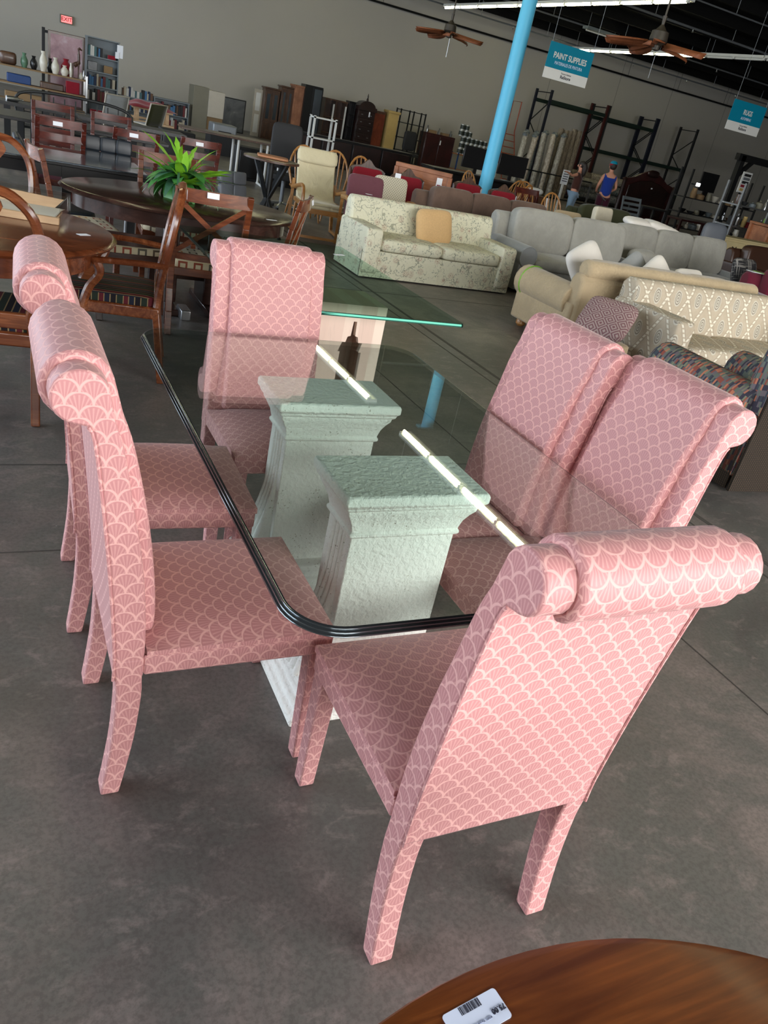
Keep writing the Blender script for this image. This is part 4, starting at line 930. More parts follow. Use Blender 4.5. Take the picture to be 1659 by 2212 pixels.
for x, y in ((-.07, -.03), (-.07, .03), (.05, -.03), (.05, .03)): m.tube([(x, y, .3), (x, y, .15), (x, y, 0)], [.02, .012, .014], 6)
m.build('body', 'darkwk', t)
t = thing('standing_plank', 'narrow dark upright plank with a pale ornament left of the pink picture', 'plank', (.92, 22.5, 0)); MB().b2(-.05, .02, 0, .04, 0, 1.75).build('dark_strip', 'blackm', t); MB().b2(.1, .17, 0, .03, 1.3, 1.68).build('pale_strip', 'paper', t); MB().b2(.02, .17, .01, .03, 1.64, 1.7).build('hook_bar', 'blackm', t)
for (x, z, w_, h, mt, lab) in ((.3, .5, .5, .18, 'bottle_b', 'blue box on the middle board of the metal shelf'), (1.0, .5, .5, .14, 'brownw', 'brown hat shaped bag on the middle board of the metal shelf'), (.4, .15, .8, .16, 'box', 'wide cardboard box at the bottom of the metal shelf'), (1.45, .5, .3, .26, 'red', 'dark red box on the middle board of the metal shelf')):
    t = thing('box', lab, 'box', (x, 21.1, z)); MB().b2(-w_ / 2, w_ / 2, -.15, .15, 0, h).build('body', mt, t, bev=.02)
# picnic table with red cloth, woven chairs
t = thing('picnic_table', 'small raw pine picnic table with a red cloth piled on it', 'table', (3.02, 19.5, 0), -5)
for k in range(4): MB().b2(-.45, .45, -.3 + k * .155, -.3 + k * .155 + .14, .56, .6).build('plank', 'pine', t, bev=.004)
for x in (-.33, .33):
    MB().beam((x, -.22, .56), (x, -.55, 0), .07, .035).build('leg', 'pine', t); MB().beam((x, .22, .56), (x, .55, 0), .07, .035).build('leg', 'pine', t)
    MB().beam((x, -.66, .27), (x, .66, .27), .035, .07).build('crossbar', 'pine', t)
for y in (-.6, .6): MB().b2(-.45, .45, y - .1, y + .1, .31, .35).build('bench_seat', 'pine', t, bev=.004)
t = thing('folded_cloth', 'crumpled bright red cloth heaped on the picnic table', 'cloth', (2.95, 19.4, .6))
MB().sheet(lambda u_, v_: ((u_ - .5) * 1.15, (v_ - .5) * .75, .004 + .17 * max(0, (1 - (2 * u_ - 1) ** 2)) * max(0, 1 - (2 * v_ - 1) ** 2) ** .6 * (.75 + .35 * math.sin(9 * u_ + 5 * v_) * math.cos(7 * v_ - 3 * u_))), 24, 16).build('cloth', 'red', t, smooth=60)
for k, (x, lab) in enumerate(((1.98, 'grey woven patio chair turned sideways left of the picnic table'), (2.55, 'olive woven patio chair with white frame in front of the picnic table'))):
    t = thing('patio_chair', lab, 'chair', (x + .12 * k, 18.5 - .5 * k, 0), 20 + 20 * k)
    MB().sheet(lambda u_, v_: ((u_ - .5) * .5, -.2 - .12 * v_, .35 + .42 * v_), 4, 4).build('back_sling', 'greyd' if k == 0 else 'olive', t, solid=.02)
    MB().b2(-.25, .25, -.2, .25, .33, .36).build('seat_sling', 'greyd' if k == 0 else 'olive', t)
    MB().tube([(-.26, .25, 0), (-.26, .24, .36), (-.26, -.2, .35), (-.26, -.32, .78), (.26, -.32, .78), (.26, -.2, .35), (.26, .24, .36), (.26, .25, 0)], .016, 6).build('frame', 'cabw', t)
    for x_ in (-.26, .26): MB().tube([(x_, -.22, .35), (x_, -.3, 0)], .014, 6).build('leg', 'cabw', t)

# ------------------------------------------------------------ middle background
t = thing('cabinet', 'off-white laminate wardrobe with a lower shelf opening behind the picnic table', 'cabinet', (4.9, 22.4, 0))
MB().b2(-.4, .0, -.3, .3, .1, 1.22).build('left_door', 'cabg', t, bev=.005); MB().b2(.0, .42, -.34, .3, .55, 1.18).build('right_door', 'cabw', t, bev=.005); MB().b2(-.4, .42, -.3, .3, 0, .1).build('base', 'cabg', t); MB().b2(.0, .42, -.28, .3, .1, .55).build('opening', 'box', t)
t = thing('printer', 'dark grey printer standing in front of the off-white wardrobe', 'printer', (4.35, 18.2, 0)); MB().b2(-.3, .3, -.25, .25, 0, .4).build('stand', 'blackm', t); MB().b2(-.26, .28, -.24, .24, .4, .64).build('body', 'steel', t, bev=.03); MB().b2(-.14, .14, -.3, -.2, .44, .5).build('tray', 'iron', t)
t = thing('picture', 'large dark picture of clouds on a stand in the left background', 'picture', (6.55, 26.3, 0), 0); MB().b2(-.53, .53, 0, .04, .05, 1.02).build('frame', 'blackm', t, bev=.01); MB().b2(-.49, .49, -.008, 0, .08, .99).build('print', 'cloud', t, smooth=0)
t = thing('panel_door', 'white panelled door leaning beside the dark glass hutches', 'door', (7.86, 27.3, 0))
MB().b2(-.26, .26, 0, .045, 0, 1.42).build('slab', 'cabw', t); 
for x in (-.12, .12):
    for z0, z1 in ((.12, .68), (.78, 1.32)): MB().b2(x - .08, x + .08, -.008, .0, z0, z1).build('panel', 'white', t, bev=.004)
def hutch(x, w_, h, mat, label, y=27.0, panes=2):
    t = thing('display_cabinet', label, 'cabinet', (x, y, 0), 0)
    MB().b2(-w_ / 2, w_ / 2, 0, .4, 0, h).build('carcass', mat, t, bev=.006); MB().b2(-w_ / 2 - .03, w_ / 2 + .03, -.03, .42, h, h + .05).build('cornice', mat, t, bev=.01)
    for k in range(panes):
        a = -w_ / 2 + w_ * k / panes; b = a + w_ / panes
        d = MB().b2(a + .02, b - .02, -.02, 0, .55, h - .06).build('door', mat, t, bev=.004); MB().b2(a + .07, b - .07, -.026, -.02, .62, h - .14).build('glass_pane', 'mirror', d, smooth=0)
    for k in range(panes):
        a = -w_ / 2 + w_ * k / panes; b = a + w_ / panes; d = MB().b2(a + .02, b - .02, -.02, 0, .06, .5).build('door', mat, t, bev=.004)
hutch(8.12, .5, 1.5, 'brownw', 'brown glazed display cabinet, leftmost of the tall dark cabinets')
hutch(8.62, .42, 1.64, 'brownw', 'brown narrow display cabinet next to the pine cupboard')
t = thing('cupboard', 'knotty pine cupboard side standing left of the tall black cabinet', 'cupboard', (9.0, 26.9, 0)); MB().b2(-.17, .15, 0, .5, 0, 1.74).build('carcass', 'knot', t, bev=.005); MB().b2(-.2, .16, -.03, .5, 1.74, 1.8).build('cornice', 'knot', t)
t = thing('display_cabinet', 'tall black cabinet with a bright reflecting glass door', 'cabinet', (9.45, 26.8, 0)); MB().b2(-.3, .32, 0, .5, 0, 1.88).build('carcass', 'black', t); d = MB().b2(-.02, .32, -.03, 0, .1, 1.84).build('door', 'black', t); MB().b2(.02, .28, -.036, -.03, .16, 1.8).build('glass_pane', 'mirror', d, smooth=0)
t = thing('white_shelf', 'small white open shelf frame in front of the tall black cabinet', 'shelf', (6.45, 17.5, 0))
for x in (-.26, .26):
    for y in (-.14, .14): MB().b2(x - .02, x + .02, y - .02, y + .02, 0, 1.22).build('post', 'white', t, smooth=0)
for z in (.35, .78, 1.2): MB().b2(-.28, .28, -.16, .16, z - .03, z).build('shelf_board', 'white', t, smooth=0)
t = thing('cabinet', 'open brown wooden wardrobe carcass with two pale upright strips', 'cabinet', (10.46, 27.2, 0))
for x in (-.41, -.02, .38): MB().b2(x, x + .03, 0, .45, 0, 1.58).build('side_panel', 'brownw', t)
MB().b2(-.42, .42, -.02, .46, 1.58, 1.63).build('top', 'brownw', t); MB().b2(-.41, .41, .43, .45, 0, 1.58).build('back_panel', 'brownw', t)
for z in (.1, .55, 1.05): MB().b2(-.4, .4, 0, .43, z, z + .025).build('shelf', 'brownw', t)
for x in (-.12, .33): MB().b2(x, x + .05, -.05, -.01, .05, 1.48).build('door_edge', 'white', t)
case('bookcase', 'black bookcase between the brown wardrobe and the arched highboy', (11.01, 27.25, 0), .24, .35, 1.66, [.1, .5, .9, 1.3], 'black')
t = thing('highboy', 'dark highboy chest with arched top and finial', 'chest', (11.5, 26.9, 0))
MB().b2(-.33, .33, 0, .45, 0, 1.5).build('carcass', 'hm', t, bev=.006)
arch = [(-.36, 1.5), (.36, 1.5), (.36, 1.62)] + [(.3 * math.cos(R(a)), 1.6 + .2 * math.sin(R(a))) for a in range(10, 171, 16)] + [(-.36, 1.62)]
MB().extr(arch, -.04, .4, 'y').build('pediment', 'hm', t, smooth=30); MB().lathe([(.035, 0), (.045, .05), (.02, .1), (.03, .15), (.005, .24)], (0, .1, 1.79), 10).build('finial', 'hm', t)
for k in range(6):
    d = MB().b2(-.3, .3, -.02, 0, .08 + .235 * k, .295 + .235 * k).build('drawer', 'hm', t, bev=.006)
    for x in (-.17, .17): MB().box((x, -.03, .19 + .235 * k), (.06, .015, .02)).build('pull', 'silver', d)
sticker(t, (.1, -.03, 1.4), (PI / 2, 0, 0), .05, .16)
t = thing('armoire', 'reddish brown armoire with a plain orange-brown door right of the highboy', 'cabinet', (12.1, 27.1, 0)); MB().b2(-.22, .22, 0, .45, 0, 1.58).build('carcass', 'brownw', t, bev=.006); MB().b2(-.2, .2, -.03, 0, .06, 1.5).build('door', 'red_arm', t, bev=.006)
t = thing('column_cabinet', 'distressed yellow painted narrow cabinet with moulded top and base', 'cabinet', (12.6, 27.0, 0)); MB().b2(-.2, .2, 0, .4, .08, 1.6).build('carcass', 'yel', t, bev=.006)
MB().b2(-.24, .24, -.04, .42, 1.6, 1.68).build('cornice', 'yel', t, bev=.015); MB().b2(-.26, .26, -.06, .42, 0, .08).build('base', 'yel', t, bev=.015)
t = thing('etagere', 'black open metal etagere frame against the back wall', 'shelf', (13.35, 27.0, 0))
for x in (-.5, .02, .5):
    for y in (0, .35): MB().b2(x - .022, x + .022, y, y + .03, 0, 1.82).build('post', 'iron', t, smooth=0)
for z in (.1, .5, .92, 1.4, 1.8): MB().b2(-.52, .52, 0, .38, z - .025, z).build('shelf', 'iron', t, smooth=0)
t = thing('office_chair', 'black office chair silhouette in front of the black etagere', 'chair', (12.4, 25.0, 0)); MB().puff((0, 0, .9), (.45, .12, .6), .3).build('back', 'blackm', t); MB().puff((0, -.2, .5), (.5, .5, .12), .3).build('seat', 'blackm', t); MB().tube([(0, -.2, .45), (0, -.2, .05)], .03).build('column', 'iron', t); MB().lathe([(.28, 0), (.05, .06)], (0, -.2, 0), 5).build('base', 'iron', t)
t = thing('armoire', 'dark oxblood two-door cabinet with silver ornaments on its top', 'cabinet', (14.62, 27.0, 0)); MB().b2(-.62, .62, 0, .5, 0, 1.26).build('carcass', 'darkred', t, bev=.01)
for x in (-.6, -.02): MB().b2(x, x + .56 if x < -.1 else .6, -.02, 0, .08, 1.2).build('door', 'darkred', t, bev=.01)
sticker(t, (.02, -.03, 1.0), (PI / 2, 0, 0), .04, .15)
for k, (x, h, w_) in enumerate(((-.5, .22, .05), (-.3, .1, .3), (.0, .2, .06), (.25, .08, .26), (.5, .2, .07))):
    t = thing('ornament', ['silver vase at the left end of the oxblood cabinet top', 'pale box lying on the oxblood cabinet top', 'silver bottle in the middle of the oxblood cabinet top', 'tan box on the oxblood cabinet top', 'silver vase at the right end of the oxblood cabinet top'][k], 'ornament', (14.62 + x, 27.2, 1.26))
    (MB().lathe([(w_ * .7, 0), (w_, h * .5), (w_ * .4, h * .8), (w_ * .6, h)], n=12) if h > .15 else MB().b2(-w_ / 2, w_ / 2, -.1, .1, 0, h)).build('body', 'silver' if h > .15 else 'box', t)
# paint cans on shelf
t = thing('shelf_unit', 'orange-edged shelf unit stacked with paint cans left of the blue column', 'shelf', (16.0, 26.8, 0))
for z in (.25, .78): MB().b2(-.72, .72, -.2, .35, z - .04, z).build('shelf_board', 'oakl', t)
for x in (-.7, .7):
    for y in (-.18, .33): MB().b2(x - .02, x + .02, y - .02, y + .02, 0, .82).build('post', 'bottle_b', t)
CAN = MB().lathe([(.085, 0), (.085, .19), (.078, .195)], n=16).mesh('paint_can', 'can'); LBL = MB().lathe([(.0862, .03), (.0862, .16)], n=16).mesh('label_band', 'canl')
proto = None; k = 0
for lay, (x0, n, z) in enumerate(((-.62, 7, .78), (-.60, 7, .98), (-.58, 6, 1.18), (-.72, 3, 1.38), (-.7, 2, 1.5 + .08))):
    for i in range(n):
        loc = (16.0 + x0 + .195 * i, 26.75, z); lab = 'silver paint can %d from the left in the %s layer of the stack by the blue column' % (i + 1, ['bottom', 'second', 'third', 'fourth', 'top'][lay])
        lab = 'paint can, %s from left in the %s layer of the stack' % (['first', 'second', 'third', 'fourth', 'fifth', 'sixth', 'last'][i], ['bottom', 'second', 'third', 'fourth', 'top'][lay])
        if lay > 2 and i < 99 and lay == 4 and n < 2: continue
        o = bpy.data.objects.new('paint_can', CAN); COL.objects.link(o); o.location = loc; tag(o, lab, 'paint can', 'paint cans on the shelf')
        b = bpy.data.objects.new('label_band', LBL); COL.objects.link(b); b.parent = o
t = thing('hardware_display', 'white display board with small fittings and a green header below the paint cans', 'display', (15.2, 24.8, 0)); MB().b2(-.1, .75, 0, .05, 0, .8).build('board', 'white', t, smooth=0); MB().b2(.08, .48, -.01, 0, .66, .76).build('header', 'leaf', t)
text(t, 'Quickline', (.28, -.014, .71), (PI / 2, 0, 0), .085, 'white')
for i in range(4):
    for j in range(3): MB().b2(.25 + .11 * i, .30 + .11 * i, -.02, 0, .5 - .13 * j, .58 - .13 * j).build('fitting', 'blackm', t)
for k, (x, y, lab) in enumerate(((9.9, 16.2, 'black computer monitor, left one before the dark cabinets'), (10.9, 16.2, 'black computer monitor, right one before the dark cabinets'))):
    t = thing('monitor', lab, 'monitor', (x, y, .72), 0, 'computer monitors'); MB().b2(-.4, .4, 0, .05, .12, .58).build('screen', 'black', t, bev=.006); MB().b2(-.04, .04, .02, .06, 0, .2).build('stand', 'black', t); MB().b2(-.16, .16, -.06, .16, 0, .015).build('base', 'silver', t)
t = thing('desk', 'long dark desk carrying the monitors', 'desk', (10.2, 16.3, 0)); MB().b2(-1.5, 1.5, -.3, .4, .68, .72).build('top', 'black', t); MB().b2(-1.45, 1.45, .3, .34, .05, .68).build('modesty_panel', 'black', t)
for x in (-1.42, 1.42): MB().b2(x - .04, x + .04, -.28, .38, 0, .68).build('leg', 'black', t)
t = thing('sideboard', 'long low dark sideboard in front of the highboy', 'sideboard', (8.6, 20.2, 0)); MB().b2(-2.0, 1.6, 0, .5, .08, .72).build('carcass', 'black', t, bev=.01); MB().b2(-1.9, 1.5, .05, .45, 0, .08).build('plinth', 'black', t)
for k in range(4): MB().b2(-1.95 + .88 * k, -1.12 + .88 * k, -.02, 0, .14, .66).build('door', 'hm', t, bev=.006)
t = thing('toy_car', 'small white plush object lying beside the right monitor', 'toy', (11.0, 15.2, .0)); 
MB().b2(-.3, .3, -.2, .2, 0, .6).build('box', 'brownw', t); MB().puff((0, 0, .68), (.45, .2, .15), .8).build('plush', 'white', t)
# folding table, office chair, bistro table
t = thing('folding_table', 'long grey topped folding table with white metal legs', 'table', (3.2, 13.4, 0), -4); MB().b2(-.75, .85, -.3, .3, .7, .73).build('table_top', 'brownw', t, bev=.004)
for x in (.2, .7):
    for y in (-.24, .24): MB().tube([(x, y, .7), (x, y, .03)], .022).build('leg', 'white', t)
    MB().tube([(x, -.3, .02), (x, .3, .02)], .02).build('foot', 'white', t)
t = thing('office_chair', 'black high-back office chair with a white lumbar grille', 'chair', (3.5, 10.9, 0), 170)
MB().puff((0, -.2, .86), (.46, .07, .62), .3, rot=(.1, 0, 0)).build('backrest', 'blackm', t); MB().puff((0, .05, .47), (.5, .5, .09), .3).build('seat', 'blackm', t)
m = MB().tube([(-.07, -.25, .5), (-.055, -.26, .86), (.055, -.26, .86), (.07, -.25, .5)], .018, 6); m.build('back_spine', 'white', t)
for k in range(6): MB().beam((-.05, -.262, .58 + .045 * k), (.05, -.262, .58 + .045 * k), .01).build('grille_bar', 'blackm', t)
MB().tube([(0, 0, .42), (0, 0, .1)], .03).build('gas_column', 'steel', t)
for k in range(5):
    a = k * 2 * PI / 5; MB().tube([(0, 0, .1), (.28 * math.cos(a), .28 * math.sin(a), .06)], .02, 6).build('base_arm', 'silver', t); MB().lathe([(.025, 0), (.025, .05)], (.28 * math.cos(a), .28 * math.sin(a), 0), 8).build('caster', 'blackm', t)
t = thing('bistro_table', 'tall round bistro table with crossed black metal legs and a wooden top', 'table', (2.52, 8.5, 0))
MB().lathe([(.3, .835), (.325, .84), (.325, .86), (.3, .865)], n=40).build('table_top', 'brownw', t)
for k in range(4):
    a = k * PI / 2 + .6; c, s_ = math.cos(a), math.sin(a); MB().beam((.24 * c, .24 * s_, .83), (.02 * c, .02 * s_, .42), .05, .02).build('leg', 'iron', t); MB().beam((.02 * c, .02 * s_, .42), (.26 * c, .26 * s_, 0), .05, .02).build('leg', 'iron', t)
MB().lathe([(.04, 0), (.04, .82)], n=12).build('core', 'iron', t)
t = thing('tray', 'flat woven wicker tray resting on the bistro table', 'tray', (2.53, 8.5, .866), -15); MB().puff((0, 0, .014), (.36, .3, .028), .3).build('body', 'wicker', t)
t = thing('quilted_chair', 'grey quilted leather dining chair behind the cherry cross-back chair', 'chair', (2.35, 9.0, 0), 200)
for i in range(2):
    for j in range(2): MB().puff((-.1 + .2 * i, -.2 - .03 * j, .34 + .15 * j + .02), (.2, .07, .15), .3, rot=(.15, 0, 0)).build('back_panel', 'greyl', t)
MB().puff((0, .03, .26), (.42, .42, .09), .3).build('seat', 'greyl', t)
for x in (-.16, .16):
    for y in (-.14, .18): MB().tube([(x, y, .24), (x, y, 0)], .014).build('leg', 'silver', t)
for k, (x, y) in enumerate(((3.9, 12.4), (4.6, 12.3), (2.7, 12.7))):
    t = thing('black_cabinet', ['dark low cabinet under the folding table', 'dark low cabinet behind the office chair', 'dark grey panel left of the folding table'][k], 'cabinet', (x, y + (1.5 if k < 2 else 2), 0)); MB().b2(-.3, .3, 0, .4, 0, .55).build('carcass', 'blackm', t, bev=.01); MB().b2(-.27, .27, -.02, 0, .05, .5).build('door', 'black', t, bev=.006)

# recliner with bentwood frame
t = thing('recliner', 'cream leather recliner with bent honey oak frame beside the bistro table', 'chair', (3.38, 9.0, 0), 172)
MB().extr(spline([(-.46, .96), (-.50, .9), (-.42, .66), (-.24, .42), (.32, .44), (.36, .40), (.3, .35), (-.26, .33), (-.36, .42), (-.52, .72), (-.58, .93), (-.52, 1.0)], 3), -.25, .25).build('cushion', 'cream_l', t, bev=.02)
MB().puff((0, -.505, .90), (.54, .12, .19), .4, rot=(.25, 0, 0)).build('head_pillow', 'cream_l', t)
for s_ in (-1, 1):
    MB().tube(spline([(s_ * .3, .42, .04), (s_ * .3, .38, .3), (s_ * .3, .34, .54), (s_ * .3, .2, .6), (s_ * .3, -.3, .52), (s_ * .3, -.42, .5)], 5), .022, 8, 1.2).build('arm', 'oak', t)
    MB().beam((s_ * .3, .42, .03), (s_ * .3, -.42, .03), .045, .03).build('runner', 'oak', t); MB().beam((s_ * .3, -.4, .03), (s_ * .27, -.5, .6), .04, .03).build('rear_upright', 'oak', t); MB().beam((s_ * .27, -.3, .38), (s_ * .27, .34, .38), .03, .05).build('seat_rail', 'oak', t)
MB().beam((-.3, .34, .34), (.3, .34, .34), .03, .07).build('front_rail', 'oak', t); MB().beam((-.3, .4, .03), (.3, .4, .03), .04, .03).build('floor_bar', 'oak', t)

def windsor(loc, rz, label):
    t = thing('windsor_chair', label, 'chair', loc, rz, 'honey oak windsor chairs')
    bk = lambda z: -.17 - .14 * (z - .44) / .5
    pts = [(.21 * math.cos(R(a)) * (1.0 if a else 1), bk(.62 + .33 * math.sin(R(a))), .62 + .33 * math.sin(R(a))) for a in range(0, 181, 15)]
    MB().tube([(.17, -.17, .44)] + pts + [(-.17, -.17, .44)], .016, 8).build('hoop', 'oak', t)
    for k in range(5):
        x = -.12 + .06 * k; zt = .62 + .33 * math.sqrt(max(0, 1 - (x * 1.15 / .21) ** 2))
        MB().tube([(x * .9, -.17, .44), (x, bk(.6), .6), (x * 1.1, bk(.75), .75), (x * 1.15, bk(zt), zt)], [.008, .011, .014, .007], 6).build('spindle', 'oak', t)
    MB().puff((0, .0, .425), (.44, .42, .04), .5).build('seat', 'oak', t)
    for x in (-1, 1):
        for y in (-1, 1): MB().tube([(x * .13, y * .12, .42), (x * .17, y * .16, .2), (x * .2, y * .2, 0)], [.014, .02, .011], 8).build('leg', 'oak', t)
        MB().tube([(x * .17, -.16, .17), (x * .17, .16, .17)], .01, 6).build('stretcher', 'oak', t)
    MB().tube([(-.17, 0, .17), (.17, 0, .17)], .01, 6).build('stretcher', 'oak', t)
    return t
W1 = windsor((3.62, 10.25, 0), 178, 'honey oak windsor chair mostly hidden directly behind the cream recliner')
for loc, rz, lab in (((4.15, 10.45, 0), 172, 'honey oak windsor chair, middle of the three right of the cream recliner'), ((4.55, 10.25, 0), 185, 'honey oak windsor chair behind the mauve armchair'),
                     ((7.7, 12.3, 0), 200, 'honey oak windsor chair just left of the blue column foot'), ((8.35, 12.1, 0), 25, 'honey oak windsor chair, largest one right of the blue column'), ((8.95, 12.45, 0), 170, 'honey oak windsor chair partly hidden behind the fretwork chair'),
                     ((8.25, 10.5, 0), 176, 'honey oak windsor chair with a white paper strip, left of the olive sofa'), ((8.75, 12.95, 0), 10, 'honey oak windsor chair nested behind the largest one by the column')):
    o = dup(W1, loc, rz, lab)
    if 'paper strip' in lab: MB().b2(-.03, .03, 0, .003, -.14, .14).build('paper_strip', 'paper', o, loc=(.07, -.27, .72), rot=(.26, 0, 0), smooth=0)

def arm_chair(name, loc, rz, label, mat, frame='oak', w_=.46, h=.86, pad=.1, tagc=None, woodarm=True):
    t = thing(name, label, 'chair', loc, rz)
    MB().puff((0, -.24, h - .27), (w_, pad, .56), .25, rot=(.14, 0, 0)).build('backrest', mat, t); MB().puff((0, .02, .41), (w_, .5, .13), .25).build('seat_cushion', mat, t)
    for s_ in (-1, 1):
        if woodarm: MB().tube(spline([(s_ * (w_ / 2 + .04), -.26, .58), (s_ * (w_ / 2 + .05), 0, .6), (s_ * (w_ / 2 + .05), .2, .57), (s_ * (w_ / 2 + .04), .22, .52)], 4), .024, 8, 1.3).build('arm', frame, t); MB().beam((s_ * (w_ / 2 + .04), .16, .57), (s_ * (w_ / 2 + .03), .2, 0), .035, .035).build('leg', frame, t); MB().beam((s_ * (w_ / 2 + .04), -.24, .57), (s_ * (w_ / 2 + .03), -.3, 0), .035, .035).build('leg', frame, t)
        else:
            for y in (-.22, .2): MB().beam((s_ * (w_ / 2 - .04), y, .36), (s_ * (w_ / 2 - .04), y, 0), .035, .035).build('leg', frame, t)
    MB().b2(-w_ / 2 - .02, w_ / 2 + .02, -.26, .24, .3, .36).build('seat_frame', frame, t)
    if tagc: MB().b2(-.04, .04, 0, .003, -.1, .1).build('hang_tag', 'paper', t, loc=tagc, smooth=0)
    return t
arm_chair('armchair', (3.72, 8.25, 0), 172, 'mauve cloth armchair with wooden arms behind the floral sofa', 'mauve')
t = arm_chair('armchair', (4.3, 8.75, 0), 172, 'cream dotted armchair with a hanging tag behind the floral sofa', 'dots', tagc=(-.1, -.33, .82))
t = arm_chair('carved_chair', (4.98, 9.55, 0), 180, 'crimson velvet chair with a carved dark wood frame', 'red', 'brownw', .46, .84, woodarm=False)
MB().extr(spline([(-.27, .82), (-.2, .86), (-.1, .88), (0, .96), (.1, .88), (.2, .86), (.27, .82), (.22, .78), (0, .8), (-.22, .78)], 3), -.30, -.26, 'y').build('carved_crest', 'brownw', t)
for s_ in (-1, 1): MB().beam((s_ * .25, -.28, .82), (s_ * .24, -.25, .36), .04, .04).build('back_post', 'brownw', t)
t2 = dup(t, (4.42, 9.8, 0), 175, 'carved dark wood chair between the dotted armchair and the crimson one')
dup(t, (6.5, 10.4, 0), 180, 'carved chair with white sticker behind the brown recliner sofa, left of the column'); dup(t, (7.05, 10.2, 0), 178, 'carved chair with crimson seat just in front of the column foot')
t = thing('headboard', 'orange oak headboard with a framed panel behind the carved chairs', 'headboard', (5.3, 10.0, 0), -38)
MB().b2(-.4, .4, 0, .03, .2, .96).build('panel', 'oakl', t)
MB().b2(-.43, .43, -.02, .05, .94, 1.0).build('top_rail', 'oakl', t, bev=.006)
for x in (-.41, .41): MB().b2(x - .03, x + .03, -.02, .05, 0, .94).build('post', 'oakl', t, bev=.004)
MB().b2(-.32, .32, -.012, 0, .5, .84).build('raised_panel', 'oakl', t, bev=.006)
t = thing('notice_card', 'white printed card standing before the oak headboard', 'card', (5.32, 9.5, 0), 0); MB().b2(-.045, .045, 0, .004, .68, .93).build('card', 'paper', t, smooth=0); MB().b2(-.01, .01, .004, .01, 0, .7).build('stick', 'steel', t); MB().b2(-.03, .03, -.002, 0, .78, .84).build('print', 'red', t, smooth=0)

# ------------------------------------------------------------ sofas
def sofa(name, label, loc, rz, w_, d_, seat_h, arm_h, back_h, mat, armw=.2, n=2, arm='flat', armmat=None, backmat=None, skirt=False, feet=None, backd=.2, loose=True, base=.06, cat='sofa', arms=(1, 1), piped=False):
    t = thing(name, label, cat, loc, rz); armmat = armmat or mat
    iw = w_ - armw * (arms[0] + arms[1]); xc = armw * (arms[0] - arms[1]) / 2
    MB().b2(-w_ / 2 + .02, w_ / 2 - .02, -d_ / 2 + .02, d_ / 2 - .06, base, seat_h - .13).build('base', mat, t, bev=.015)
    MB().extr([(-d_ / 2, base), (-d_ / 2 + backd, base), (-d_ / 2 + backd + .03, seat_h), (-d_ / 2 + backd - .02, back_h - .08), (-d_ / 2 + backd - .06, back_h - .02), (-d_ / 2 + .06, back_h - .02), (-d_ / 2 + .01, back_h - .08)], -w_ / 2 + .03, w_ / 2 - .03).build('back_frame', backmat or mat, t, bev=.03)
    if skirt:
        MB().b2(-w_ / 2, w_ / 2, d_ / 2 - .05, d_ / 2 - .03, .015, seat_h - .13).build('skirt', mat, t); 
        for x in (-w_ / 2, w_ / 2 - .02): MB().b2(x, x + .02, -d_ / 2, d_ / 2 - .04, .015, seat_h - .13).build('skirt', mat, t)
        MB().b2(-.006, .006, d_ / 2 - .032, d_ / 2 - .024, .015, seat_h - .13).build('skirt_pleat', mat, t)
    for k in range(n):
        x = xc - iw / 2 + iw * (k + .5) / n
        MB().puff((x, d_ / 2 - (d_ - backd) / 2 + .005, seat_h - .06), (iw / n + .01, d_ - backd - .01, .15), .18, pz=.4, nu=28, nv=12).build('seat_cushion', mat, t, smooth=60)
        if loose:
            MB().puff((x, -d_ / 2 + backd + .07, (seat_h + back_h) / 2 + .03), (iw / n + .01, .2, back_h - seat_h + .1), .28, rot=(.14, 0, 0), pz=.35, nu=28, nv=14).build('back_cushion', mat, t, smooth=60)
    for s_, on in ((-1, arms[0]), (1, arms[1])):
        if not on: continue
        xa = s_ * (w_ / 2 - armw / 2)
        if arm == 'flat':
            MB().puff((xa, .0, (arm_h + base) / 2 + .0), (armw, d_, arm_h - base), .16, pz=.14, nu=28, nv=16).build('arm', armmat, t, smooth=60)
        else:
            r_ = armw * .62
            MB().b2(xa - armw / 2 + (.0 if s_ < 0 else .03), xa + armw / 2 - (.03 if s_ < 0 else 0), -d_ / 2 + .03, d_ / 2 - .02, base, arm_h - r_).build('arm_panel', armmat, t, bev=.02)
            o = MB().extr([(xa + s_ * .015 + r_ * math.cos(R(a)), arm_h - r_ + r_ * math.sin(R(a))) for a in range(0, 360, 20)], -d_ / 2 + .12, d_ / 2, 'y').build('arm', armmat, t, bev=.012)
            MB().tube([(xa + s_ * .015 + (r_ - .006) * math.cos(R(a)), d_ / 2 + .001, arm_h - r_ + (r_ - .006) * math.sin(R(a))) for a in range(0, 361, 20)], .006, 6).build('piping', armmat, o)
    if feet:
        for x in (-w_ / 2 + .1, w_ / 2 - .1):
            for y in (-d_ / 2 + .08, d_ / 2 - .1): MB().lathe([(.03, 0), (.05, .02), (.05, .05), (.035, .075)], (x, y, 0), 16).build('foot', feet, t)
    return t
def pillow(loc, d, rot, mat, label, name='pillow', cat='pillow', order='XYZ'):
    o = MB().puff((0, 0, 0), d, .38, pz=.8, nu=32, nv=12).build(name, mat, smooth=60); o.location = loc; o.rotation_mode = order; o.rotation_euler = [R(a) for a in rot]
    return tag(o, label, cat)
F = sofa('sofa', 'cream floral print sofa with a skirt in the middle background', (4.02, 7.08, 0), 180, 1.92, .78, .42, .52, .77, 'floral', armw=.2, n=2, skirt=True, loose=False, base=.05)
sticker(F, (.72, -.27, .772), (0, 0, 0), .07, .04)
pillow((4.04, 7.08, .575), (.45, .38, .13), (72, -4, 0), 'gold_f', 'square gold brocade pillow leaning on the floral sofa back')
